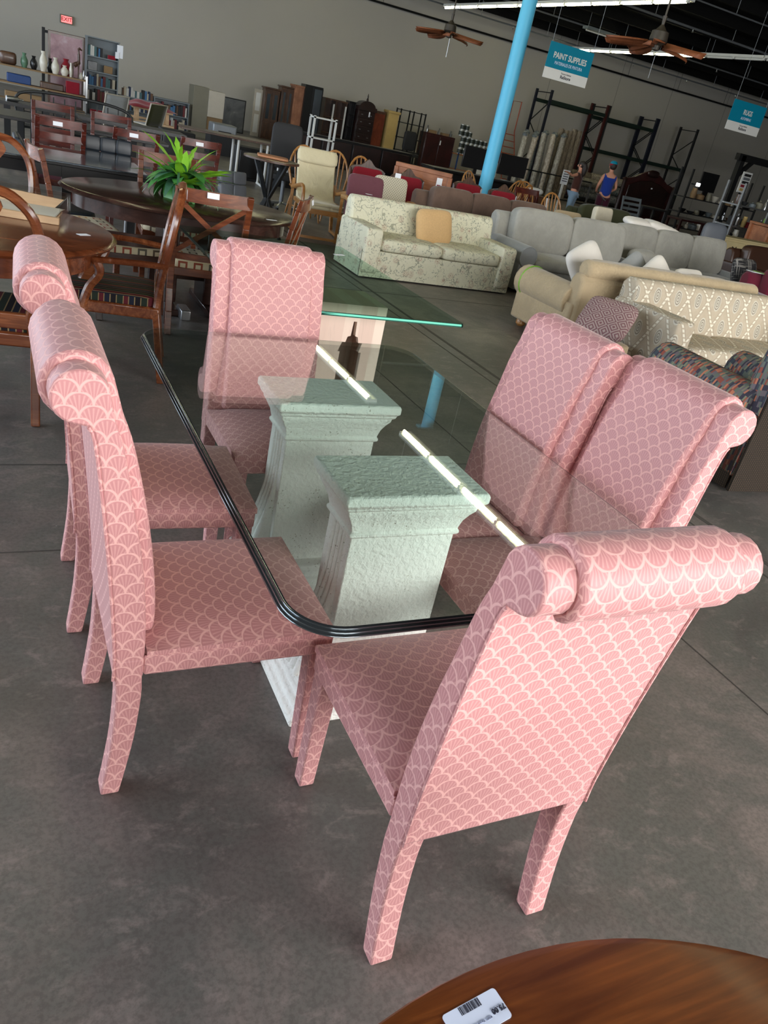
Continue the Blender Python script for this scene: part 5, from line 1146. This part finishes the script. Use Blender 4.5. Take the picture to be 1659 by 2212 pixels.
sofa('recliner_sofa', 'brown microsuede recliner sofa behind the floral sofa', (5.85, 8.75, 0), 180, 2.3, .8, .42, .55, .80, 'brownm', armw=.2, n=3, base=.05)
sofa('sofa', 'grey linen two-seat sofa with rolled arm right of the floral sofa', (6.15, 7.3, 0), 180, 2.0, .95, .42, .56, .84, 'grey', armw=.2, n=2, arm='roll', armmat='greyd', arms=(0, 1), base=.04)
sofa('sofa', 'grey linen sofa with three back cushions behind the tan sofa', (8.5, 7.75, 0), 184, 2.5, .95, .42, .5, .84, 'grey', armw=.1, n=3, armmat='greyd', base=.04)
T = sofa('sofa', 'tan chenille sofa with rolled arms seen from behind, beside the patterned sofa', (5.35, 4.98, 0), 0, 2.35, .92, .42, .58, .72, 'tan', armw=.24, n=3, arm='roll', feet='oak', base=.075, loose=True, backd=.2)
m = MB().extr([(-.36 + .085 * math.cos(R(a)), .735 + .085 * math.sin(R(a))) for a in range(0, 360, 20)], -1.1, 1.1); m.build('back_roll', 'tan', T, bev=.03)
MB().tube([(-1.175 + .0 + .152 * math.cos(R(a)) + .13 - .02, .37, .431 + .152 * math.sin(R(a))) for a in range(20, 250, 15)], .008, 6).build('tape_band', 'grnband', T)
sofa('sofa', 'tan diamond pattern southwestern sofa in front of the tan chenille sofa', (5.5, 3.98, 0), 180, 2.05, .82, .38, .6, .80, 'sw', armw=.22, n=2, base=.075, loose=False, backd=.24, feet='brownw')
P = sofa('recliner', 'multicoloured block-weave recliner armchair at the right edge', (3.93, 2.26, 0), -4, .88, 1.0, .42, .63, .98, 'blocks', armw=.22, n=1, arm='roll', base=.1, cat='armchair', backmat='blocks')
for x in (-.44, .405): MB().b2(x, x + .02, -.46, .44, .02, .36).build('side_cover', 'weave', P)
MB().b2(-.44, .43, -.505, -.485, .02, .75).build('rear_cover', 'weave', P)
pillow((4.12, 4.0, .46), (.44, .42, .14), (38, 0, -58), 'chev', 'maroon diamond weave pillow leaning at the outside of the patterned sofa arm')
pillow((4.78, 5.2, .64), (.5, .5, .15), (62, 10, 28), 'white_f', 'white and grey pillow with a point showing above the tan sofa corner', order='ZYX')
pillow((5.72, 5.2, .62), (.46, .46, .14), (62, 6, 36), 'white_f', 'white pillow whose corner rises above the middle of the tan sofa back', order='ZYX')
pillow((5.55, 5.36, .60), (.46, .46, .12), (64, 6, 34), 'greyd', 'blue grey pillow behind the white one on the tan sofa', order='ZYX')
pillow((6.2, 5.25, .64), (.46, .3, .14), (70, 0, 10), 'white_f', 'white pillow barely showing above the right part of the tan sofa')
pillow((7.85, 8.1, .93), (.42, .24, .13), (10, 0, 0), 'white_f', 'white pillow lying on top of the left back cushion of the three-cushion grey sofa'); pillow((8.35, 8.1, .91), (.7, .28, .14), (5, 8, 0), 'white_f', 'long white pillow draped on the three-cushion grey sofa back')
pillow((7.55, 7.45, .56), (.5, .2, .2), (20, 0, 8), 'grey', 'small grey bolster on the seat of the three-cushion grey sofa')
t = thing('footstool', 'low tan footstool under the maroon diamond weave pillow', 'footstool', (4.13, 4.02, 0)); MB().puff((0, 0, .24), (.36, .44, .12), .25).build('cushion', 'tan', t)
for x in (-.13, .13):
    for y in (-.17, .17): MB().b2(x - .02, x + .02, y - .02, y + .02, 0, .2).build('leg', 'brownw', t)
# further right
sofa('sofa', 'dark olive velvet sofa behind the windsor chair at right', (9.75, 10.95, 0), 178, 1.5, .8, .4, .55, .8, 'olive', armw=.18, n=1, base=.03)
t = arm_chair('parsons_chair', (8.3, 9.15, 0), 182, 'cream upholstered parsons chair rising behind the grey sofas', 'creamf', 'blackm', .36, .96, .12, woodarm=False)
t = arm_chair('armchair', (7.4, 8.85, 0), 180, 'striped tan armchair between the grey sofa and the cream parsons chair', 'tan', 'oak', .5, .83, .1)
side_chair((8.0, 10.9, 0), 178, 'reddish chair with a fretwork back right of the blue column', 'cherry', 'mauve', 'fret', .92)
t = thing('slipper_chair', 'low brown tweed chair back behind the cream parsons chair', 'chair', (9.6, 9.6, 0)); MB().puff((0, 0, .62), (.7, .2, .4), .3).build('backrest', 'brownm', t); MB().b2(-.35, .35, -.5, .1, .1, .42).build('seat', 'brownm', t, bev=.03)
for x in (-.3, .3): MB().b2(x - .02, x + .02, -.45, -.41, 0, .1).build('leg', 'blackm', t); MB().b2(x - .02, x + .02, .02, .06, 0, .1).build('leg', 'blackm', t)
side_chair((14.2, 15.2, 0), 182, 'slate grey ladder-back chair before the big dark headboard', 'greym', 'greyl', 'ladder', .95, None, .3)
t = thing('office_chair', 'grey rounded office chair back near the cream sideboard', 'chair', (12.0, 10.4, 0), 160); MB().puff((0, -.18, .75), (.5, .12, .5), .5, rot=(.1, 0, 0)).build('backrest', 'greyl', t); MB().puff((0, .05, .45), (.48, .46, .1), .3).build('seat', 'greyl', t)
MB().tube([(0, 0, .4), (0, 0, .08)], .03).build('column', 'steel', t)
for k in range(5): a = k * 2 * PI / 5; MB().tube([(0, 0, .09), (.28 * math.cos(a), .28 * math.sin(a), .03)], .02, 6).build('base_arm', 'blackm', t)
t = thing('sideboard', 'cream painted sideboard with drawers at the right edge', 'sideboard', (13.55, 10.7, 0)); MB().b2(-1.0, 1.3, 0, .45, .1, .76).build('carcass', 'sidec', t, bev=.01); MB().b2(-1.03, 1.33, -.03, .47, .76, .79).build('top', 'sidec', t, bev=.006)
for k in range(4):
    d = MB().b2(-.96 + .56 * k, -.44 + .56 * k, -.02, 0, .5, .72).build('drawer', 'sidec', t, bev=.01); MB().tube(spline([(-.76 + .56 * k, -.02, .63), (-.70 + .56 * k, -.05, .6), (-.64 + .56 * k, -.02, .63)], 3), .01, 6).build('pull', 'bronze', d)
    MB().b2(-.96 + .56 * k, -.44 + .56 * k, -.02, 0, .14, .46).build('door', 'sidec', t, bev=.01)
for x in (-.95, 1.25): MB().b2(x - .03, x + .03, .02, .08, 0, .1).build('leg', 'sidec', t); MB().b2(x - .03, x + .03, .36, .42, 0, .1).build('leg', 'sidec', t)
sofa('armchair', 'brown leather club chair at the right edge beside the plaid pillow', (10.9, 8.2, 0), 190, 1.3, .9, .42, .6, .82, 'brownl', armw=.22, n=1, base=.05, cat='armchair')
B = sofa('sofa', 'burgundy sofa with white piping at the right edge', (8.55, 5.5, 0), 170, 1.6, .85, .42, .58, .80, 'burg', armw=.2, n=2, base=.05)
MB().b2(-.14, .14, -.07, .07, 0, .004).build('sale_tag', 'paper', B, loc=(.62, -.3, .785), smooth=0); MB().b2(-.02, .02, -.09, .09, .004, .007).build('green_band', 'grnband', B, loc=(.62, -.3, .786), smooth=0)
pillow((8.75, 6.75, .62), (.45, .45, .14), (70, 0, 0), 'plaidbw', 'black and white woven plaid pillow at the right edge')

# ------------------------------------------------------------ far right: racks, rugs, people, housewares
def rack_bay(x0, x1, y, label, mats, beams, h=3.62):
    t = thing('pallet_rack', label, 'rack', (0, y, 0), 0, 'tall pallet racks at the back wall')
    for x, mt in zip((x0, x1), mats):
        for yy in (0, 1.05): MB().b2(x - .045, x + .045, yy - .04, yy + .04, 0, h).build('upright', mt, t, smooth=0)
        z = .2; s_ = 0
        while z < h - .5:
            a, b = (0, 1.05) if s_ % 2 == 0 else (1.05, 0); MB().beam((x, a, z), (x, b, z + .75), .03).build('brace', 'iron', t, smooth=0); z += .75; s_ += 1
        MB().beam((x, 0, h - .1), (x, 1.05, h - .1), .03).build('brace', 'iron', t, smooth=0)
    for z in beams:
        for yy in (0, 1.05): MB().b2(x0, x1, yy - .03, yy + .03, z - .13, z).build('beam', 'rackg', t, smooth=0)
    return t
rack_bay(19.35, 22.2, 27.6, 'black pallet rack bay at the back wall, the left one above the rug rolls', ('rackb', 'rackr'), (3.3, ))
rack_bay(22.3, 24.9, 27.6, 'black pallet rack bay at the back wall, the middle one', ('blackm', 'rackb'), (3.2, 2.0))
rack_bay(25.0, 27.3, 27.6, 'black pallet rack bay at the back wall, the right one', ('rackb', 'blackm'), (2.0, .9))
# rolling ladder
t = thing('rolling_ladder', 'orange steel rolling ladder beside the blue column', 'ladder', (17.3, 26.4, 0))
for x in (0, .6):
    MB().tube([(x, 0, .1), (x, .9, 1.9), (x, .9, 2.95), (x, 1.5, 2.95), (x, 1.5, .1)], .022, 6).build('rail', 'orange', t)
for k in range(8): MB().box((.3, .1 + .11 * k, .25 + .22 * k), (.6, .14, .03)).build('step', 'orange', t)
for z in (2.0, 2.95): MB().beam((0, 1.5, z), (.6, 1.5, z), .03).build('crossbar', 'orange', t)
for k in range(4): MB().beam((.12 + .12 * k, 1.5, 2.0), (.12 + .12 * k, 1.5, 2.95), .02).build('guard_bar', 'orange', t)
for x in (0, .6): MB().lathe([(.05, 0), (.05, .1)], (x, 0, 0), 10).build('caster', 'blackm', t); MB().lathe([(.05, 0), (.05, .1)], (x, 1.5, 0), 10).build('caster', 'blackm', t)
# upright rug rolls
def rugmat(k):
    cs = [(C(128, 122, 112), C(178, 172, 160)), (C(92, 96, 96), C(160, 156, 148)), (C(150, 138, 122), C(196, 186, 172)), (C(70, 92, 92), C(150, 150, 144)), (C(104, 92, 78), C(140, 128, 110))]
    a, b = cs[k]; g = G('rug_weave_%d' % k, .8); g.set('Base Color', g.mix(g.step(g.noise(g.scale(g.obj(), 1, 1, .35), 14, 5, .7, 1.5), .42, .6), a, b)); return g.m
RM = [rugmat(k) for k in range(5)]
names = ['grey-brown', 'dark grey', 'beige', 'teal and grey', 'tan']
for k in range(15):
    x = 16.35 + .2 * k; h = 1.9 + .03 * k + rnd.uniform(-.06, .06); i = k % 4 if k < 10 else 4; y = 24.2 + (k % 2) * .22
    if k >= 10: h += .12; x = 18.2 + .2 * (k - 10); y = 24.75
    t = thing('rug_roll', '%s rolled rug, %s' % (names[i], ['nearest the blue column', 'second from the column', 'third from the column', 'fourth from the column', 'fifth from the column', 'in the middle of the bunch', 'seventh from the column', 'eighth from the column', 'ninth from the column', 'last of the front rank', 'first of the taller tan rolls', 'second of the taller tan rolls', 'third of the taller tan rolls', 'fourth of the taller tan rolls', 'rightmost of the taller tan rolls'][k]), 'rug', (x, y, 0), 0, 'upright rug rolls in the stand')
    m = MB(); m.tube([(0, 0, 0), (rnd.uniform(-.03, .03), 0, h * .5), (rnd.uniform(-.05, .05), 0, h)], [.1, .105, .1], 12); m.build('roll', RM[i], t)
    if i != 4: MB().lathe([(.1, 0), (.112, .06), (.07, .1), (.05, .13)], (0, 0, h - .06), 9).build('plastic_wrap', 'greym', t)
t = thing('rug_stand', 'low black rail stand holding the rolled rugs', 'rack', (18.0, 23.7, 0))
for z in (.85, .1): MB().b2(-1.9, 1.4, 0, .04, z - .04, z).build('rail', 'iron', t, smooth=0)
for x in (-1.88, -.9, .1, 1.38): MB().b2(x - .03, x + .03, 0, .04, 0, .85).build('post', 'silver', t, smooth=0)
t = thing('notice_board', 'white printed notice on a white post beside the woman', 'sign', (14.3, 18.6, 0)); MB().b2(-.03, .03, 0, .03, 0, .85).build('post', 'white', t); MB().b2(-.12, .12, -.01, 0, .8, 1.18).build('sheet', 'paper', t, smooth=0)
for k in range(5): MB().b2(-.09, .09, -.013, -.01, 1.12 - .06 * k, 1.14 - .06 * k).build('print_line', 'ink', t, smooth=0)
for k, (x, y, z, L, r_, i) in enumerate(((20.6, 26.9, .95, 2.2, .14, 4), (21.3, 26.7, .72, 2.6, .16, 0), (22.9, 26.9, .95, 2.2, .15, 2), (20.9, 26.9, .45, 2.4, .16, 1), (23.4, 26.8, .6, 2.4, .16, 3), (22.6, 26.9, .25, 2.6, .16, 1), (24.6, 26.9, .4, 1.8, .15, 0))):
    t = thing('rug_roll', 'flat rug roll behind the shoppers, ' + ['topmost at left', 'large one below the top left roll', 'pale one behind the man', 'dark one at left', 'grey one right of the man', 'bottom one', 'rightmost one'][k], 'rug', (x, y, z), rnd.uniform(-4, 4), 'flat rug rolls behind the shoppers')
    MB().tube([(-L / 2, 0, 0), (0, 0, rnd.uniform(-.03, .03)), (L / 2, 0, 0)], [r_, r_ * 1.08, r_], 12).build('roll', RM[i], t)
t = thing('rug_table', 'long dark low table carrying the flat rug rolls', 'table', (22.4, 26.4, 0)); MB().b2(-3, 3, 0, 1.0, .05, .085).build('table_top', 'blackm', t)
for x in (-2.9, 2.9): MB().b2(x - .05, x + .05, .4, .5, .0, .05).build('foot_block', 'blackm', t)

# people
def skinned(name, verts, edges, radii, mat, parent, root=0, sub=2):
    me = bpy.data.meshes.new(name); me.from_pydata(verts, edges, []); o = bpy.data.objects.new(name, me); COL.objects.link(o)
    o.modifiers.new('k', 'SKIN'); me.skin_vertices.new() if not me.skin_vertices else None
    sv = me.skin_vertices[0].data
    for i, r_ in enumerate(radii): sv[i].radius = (r_, r_) if not isinstance(r_, tuple) else r_
    for v in sv: v.use_root = False
    sv[root].use_root = True
    m = o.modifiers.new('u', 'SUBSURF'); m.levels = sub; m.render_levels = sub
    dg = bpy.context.evaluated_depsgraph_get(); me2 = bpy.data.meshes.new_from_object(o.evaluated_get(dg)); bpy.data.objects.remove(o)
    me2.polygons.foreach_set('use_smooth', [True] * len(me2.polygons))
    me2.materials.clear(); me2.materials.append(K[mat]); me2.name = name
    o = bpy.data.objects.new(name, me2); COL.objects.link(o)
    if parent: o.parent = parent
    return o
def person(loc, rz, sc, label, arms, top, bottom, hair, shorts, cap=None, sleeves=False, longhair=False, sw=.17):
    t = thing('person', label, 'person', loc, rz); t.scale = (sc, sc, sc)
    V_ = [(0, 0, .95), (0, .01, 1.12), (0, 0, 1.28), (0, -.01, 1.42), (0, 0, 1.50), (0, .015, 1.56), (0, .02, 1.64), (0, .01, 1.71)]
    E_ = [(i, i + 1) for i in range(7)]; R_ = [(.155, .115), (.135, .10), (.16, .11), (.12, .085), .052, .06, (.078, .095), (.062, .07)]
    for s_ in (-1, 1):
        k = len(V_); V_ += [(s_ * .095, 0, .86), (s_ * .1, .015, .48), (s_ * .1, -.02, .09), (s_ * .105, .06, .04), (s_ * .11, .15, .03)]; R_ += [.09, .062, .042, .045, .03]; E_ += [(0, k), (k, k + 1), (k + 1, k + 2), (k + 2, k + 3), (k + 3, k + 4)]
        k = len(V_); sh, el, wr, hd = arms[0 if s_ < 0 else 1]; V_ += [(s_ * sw, -.01, 1.40), el, wr, hd]; R_ += [.052, .038, .028, (.035, .02)]; E_ += [(3, k), (k, k + 1), (k + 1, k + 2), (k + 2, k + 3)]
        d = (Vector(hd) - Vector(wr)).normalized(); sd = d.cross(Vector((0, 0, 1)));  sd = sd.normalized() if sd.length > .1 else Vector((1, 0, 0))
        for f in range(4):
            b = len(V_); p = Vector(hd) + sd * (.012 * (f - 1.5)) ; q = p + d * (.05 + .01 * (1.5 - abs(f - 1.5))) + sd * (.006 * (f - 1.5)); V_ += [tuple(q), tuple(q + d * .03 + Vector((0, 0, -.012)))]; R_ += [.0085, .007]; E_ += [(k + 3, b), (b, b + 1)]
        b = len(V_); q = Vector(wr) + d * .03 + sd * .04; V_ += [tuple(q)]; R_ += [.009]; E_ += [(k + 2, b)]
    skinned('body', V_, E_, R_, 'skin', t)
    # clothes follow the body
    tv = [(0, 0, .86 if shorts else .93), (0, .01, 1.1), (0, 0, 1.28), (0, -.01, 1.405)]
    te = [(0, 1), (1, 2), (2, 3)]; tr = [(.185, .15), (.165, .135), (.182, .135), (.128, .1)]
    for s_ in (-1, 1):
        k = len(tv); el = arms[0 if s_ < 0 else 1][1]; p = Vector((s_ * sw, -.01, 1.40)); q = p.lerp(Vector(el), .35 if sleeves else .04)
        tv += [tuple(p)] + ([tuple(q)] if sleeves else []); tr += [.062] + ([.058] if sleeves else []); te += [(3, k)] + ([(k, k + 1)] if sleeves else [])
    skinned('shirt', tv, te, tr, top, t)
    pv = [(0, 0, 1.0)]; pe = []; prr = [(.17, .135)]
    for s_ in (-1, 1):
        k = len(pv); pv += [(s_ * .095, 0, .86), (s_ * .1, .015, .5)] + ([] if shorts else [(s_ * .1, -.02, .1)]); prr += [.115, .085 if shorts else .075] + ([] if shorts else [.058]); pe += [(0, k), (k, k + 1)] + ([] if shorts else [(k + 1, k + 2)])
    skinned('shorts' if shorts else 'jeans', pv, pe, prr, bottom, t)
    for s_ in (-1, 1): MB().puff((s_ * .108, .06, .035), (.1, .27, .08), .5).build('shoe', 'white', t)
    m = MB().puff((0, -.012, 1.665), (.185, .2, .2), .9); m.build('hair', hair, t)
    if longhair: MB().tube([(0, -.07, 1.68), (0, -.11, 1.58), (0, -.10, 1.42), (0, -.09, 1.34)], [.07, .08, .06, .02], 10).build('hair', hair, t)
    for s_ in (-1, 1): MB().puff((s_ * .032, .098, 1.645), (.026, .014, .014), .9, nu=10, nv=6).build('eye', 'white', t); MB().puff((s_ * .085, .01, 1.63), (.02, .04, .06), .9, nu=10, nv=6).build('ear', 'skin', t)
    MB().puff((0, .112, 1.615), (.026, .035, .045), .9, nu=10, nv=6).build('nose', 'skin', t); MB().puff((0, .1, 1.578), (.05, .014, .014), .9, nu=10, nv=6).build('mouth', 'red', t)
    if cap:
        c = MB().lathe([(.104, 0), (.106, .035), (.1, .05)], (0, 0, 1.665), 20).build('cap_band', 'red', t); MB().lathe([(.1, .05), (.095, .08), (.07, .115), (.02, .13)], (0, 0, 1.665), 20).build('cap_crown', cap, t)
        MB().puff((0, .13, 1.675), (.15, .14, .018), .7).build('cap_brim', 'red', t)
    return t
person((12.55, 15.75, 0), 35, .86, 'woman in a dark patterned jersey and blue jeans reaching an arm toward the rugs', [((0), (-.42, .06, 1.34), (-.66, .12, 1.40), (-.74, .14, 1.41)), ((0), (.22, -.02, 1.14), (.2, .12, .95), (.19, .17, .88))], 'brown_top', 'denim', 'hair', False, None, True, True, .15)
person((13.45, 15.7, 0), -20, .93, 'man in a royal blue tank top, maroon shorts and a red and teal cap', [((0), (-.25, .0, 1.14), (-.2, .18, 1.0), (-.16, .25, .98)), ((0), (.26, .0, 1.14), (.18, .2, 1.02), (.12, .27, 1.0))], 'tank', 'shorts', 'hair', True, 'teal')

# dark carved headboard
t = thing('headboard', 'huge dark carved headboard with an arched crest at the right background', 'headboard', (18.7, 20.0, 0))
hp = [(-1.05, 0), (1.05, 0), (1.05, 1.22), (1.12, 1.28), (1.0, 1.3), (.7, 1.36), (.45, 1.5), (.2, 1.6), (0, 1.66), (-.2, 1.6), (-.45, 1.5), (-.7, 1.36), (-1.0, 1.3), (-1.12, 1.28), (-1.05, 1.22)]
MB().extr(hp, 0, .08, 'y').build('panel', 'darkred', t, smooth=0)
MB().extr([(-.85, .3), (.85, .3), (.85, 1.12), (.5, 1.28), (0, 1.36), (-.5, 1.28), (-.85, 1.12)], -.03, 0, 'y').build('raised_panel', 'hm', t, bev=.02)
MB().puff((0, -.03, 1.56), (.5, .1, .22), .8).build('carved_crest', 'hm', t)
for x in (-1.05, 1.05): MB().lathe([(.06, 0), (.07, .4), (.06, 1.2), (.08, 1.25), (.03, 1.32)], (x, 0, 0), 12).build('post', 'hm', t)
MB().b2(.08, .14, -.035, -.03, 1.12, 1.16).build('price_tag', 'paper', t)
# black timber frame, rack shelves and monitors
t = thing('timber_frame', 'tall black timber frame with diagonal corner braces at the right edge', 'frame', (24.4, 22.0, 0))
for x in (0, 4.2): MB().b2(x - .1, x + .1, -.1, .1, 0, 2.8).build('post', 'blackm', t, smooth=0)
MB().b2(-.25, 4.45, -.1, .1, 2.62, 2.85).build('beam', 'blackm', t, smooth=0); MB().beam((0, 0, 2.05), (.6, 0, 2.68), .13).build('brace', 'blackm', t, smooth=0); MB().beam((4.2, 0, 2.05), (3.6, 0, 2.68), .13).build('brace', 'blackm', t, smooth=0)
def shelf_rack(x, y, w_, h, zs, mat, label, d_=.5, rz=0):
    t = thing('shelf_rack', label, 'shelf', (x, y, 0), rz)
    for a in (-w_ / 2, w_ / 2):
        for b in (-d_ / 2, d_ / 2): MB().b2(a - .025, a + .025, b - .025, b + .025, 0, h).build('post', mat, t, smooth=0)
    for z in zs: MB().b2(-w_ / 2, w_ / 2, -d_ / 2, d_ / 2, z - .03, z).build('shelf_board', mat, t, smooth=0)
    return t
shelf_rack(20.6, 18.9, 3.2, 1.95, (.25, .7, 1.15), 'blackm', 'wide black shelf rack full of pots and housewares at the right')
def goods(x0, x1, y, z, n, where, grp, hmax=.26):
    kinds = ('pot', 'bowl', 'box', 'jar', 'bottle'); mats = ['greym', 'white_g', 'box', 'black', 'silver', 'cabw', 'brownw', 'blackm', 'cabg']
    cn = {'greym': 'grey', 'white_g': 'cream', 'box': 'brown', 'black': 'black', 'silver': 'silver', 'cabw': 'off-white', 'brownw': 'dark brown', 'blackm': 'matte black', 'cabg': 'olive grey', 'red': 'red', 'leafl': 'green', 'yel': 'yellow', 'bottle_b': 'blue'}
    for k in range(n):
        kd = rnd.choice(kinds); mt = rnd.choice(mats + (['red', 'leafl', 'yel', 'bottle_b'] if 'wire' in where else [])); x = x0 + (x1 - x0) * (k + .5) / n; r_ = min(.14, (x1 - x0) / n * .42); h = rnd.uniform(.1, hmax)
        t = thing('cooking_pot' if kd == 'pot' else kd, '%s %s, %s from left %s' % (cn[mt], kd, ORD[k], where), kd, (x, y + rnd.uniform(-.08, .08), z), 0, grp)
        if kd == 'box': MB().b2(-r_, r_, -r_ * .8, r_ * .8, 0, h).build('body', mt, t, bev=.005)
        elif kd == 'pot': MB().lathe([(r_ * .9, 0), (r_, .02), (r_, h * .7), (r_ * .6, h * .8), (.015, h * .85), (.02, h)], n=16).build('body', mt, t)
        elif kd == 'bowl': MB().lathe([(r_ * .4, 0), (r_ * .8, h * .25), (r_, h * .55), (r_ * .93, h * .55)], n=16).build('body', mt, t)
        elif kd == 'jar': MB().lathe([(r_ * .6, 0), (r_ * .75, h * .4), (r_ * .6, h * .8), (r_ * .62, h)], n=14).build('body', mt, t)
        else: MB().lathe([(r_ * .4, 0), (r_ * .42, h * .6), (r_ * .15, h * .8), (r_ * .15, h * 1.1)], n=12).build('body', mt, t)
goods(19.1, 22.1, 18.8, .25, 9, 'low on the wide black rack', 'housewares on the wide black rack'); goods(19.1, 22.1, 18.8, .7, 10, 'midway on the wide black rack', 'housewares on the wide black rack'); goods(19.3, 22.1, 18.8, 1.15, 9, 'on top of the wide black rack', 'housewares on the wide black rack', .34)
t = thing('monitor', 'black screen panel raised above the wide black shelf rack', 'monitor', (20.05, 18.9, 1.15)); MB().b2(-.35, .35, 0, .05, .25, .8).build('screen', 'black', t); MB().b2(-.1, .1, 0, .05, 0, .25).build('stand', 'black', t)
t = thing('lamp', 'small bright white lamp box at the left of the wide black shelf rack', 'lamp', (19.35, 18.6, 1.5)); MB().b2(-.07, .07, 0, .05, 0, .1).build('lit_face', emit('lit_white', (1, 1, 1, 1), 2.0), t, bev=.01); MB().b2(-.02, .02, .05, .3, .02, .06).build('bracket', 'blackm', t)
shelf_rack(15.2, 12.6, 1.6, 1.8, (.5, .92, 1.36), 'silver', 'chrome wire shelf at the right edge crowded with colourful housewares')
goods(14.5, 15.9, 12.55, .5, 7, 'low on the wire shelf', 'housewares on the wire shelf'); goods(14.5, 15.9, 12.55, .92, 8, 'midway on the wire shelf', 'housewares on the wire shelf'); goods(14.5, 15.9, 12.55, 1.36, 7, 'on top of the wire shelf', 'housewares on the wire shelf', .3)
t = thing('wall_organizer', 'white framed organizer with small coloured drawers hanging by the black timber frame', 'organizer', (16.7, 14.5, 0)); MB().b2(-.02, .02, .03, .06, 0, 1.6).build('stand_post', 'iron', t)
MB().b2(-.16, .16, 0, .02, 1.6, 2.08).build('frame', 'white', t)
for k in range(5): MB().b2(-.11, .11, -.02, 0, 1.64 + .085 * k, 1.7 + .085 * k).build('drawer', ['yel', 'red', 'blackm', 'steel', 'blackm'][k], t)
for k, (x, y, w_, h, mt, lab) in enumerate(((16.2, 17.0, 1.0, .75, 'blackm', 'dark desk mass before the dark headboard'), (18.2, 17.2, 1.5, .6, 'darkred', 'low dark red table in front of the wide black shelf rack'), (14.75, 11.6, .7, 1.12, 'oakl', 'orange wooden dresser end at the right edge'))):
    t = thing('table' if k < 2 else 'dresser', lab, 'table' if k < 2 else 'dresser', (x, y, 0)); MB().b2(-w_ / 2, w_ / 2, -.3, .3, h - .05, h).build('top', mt, t, bev=.006)
    for a in (-w_ / 2 + .04, w_ / 2 - .04):
        for b in (-.26, .26): MB().b2(a - .03, a + .03, b - .03, b + .03, 0, h - .05).build('leg', mt, t)
    if k == 2:
        for j in range(3): MB().b2(-w_ / 2 + .06, w_ / 2 - .06, -.3, .28, .06 + .34 * j, .38 + .34 * j).build('drawer', mt, t, bev=.006)
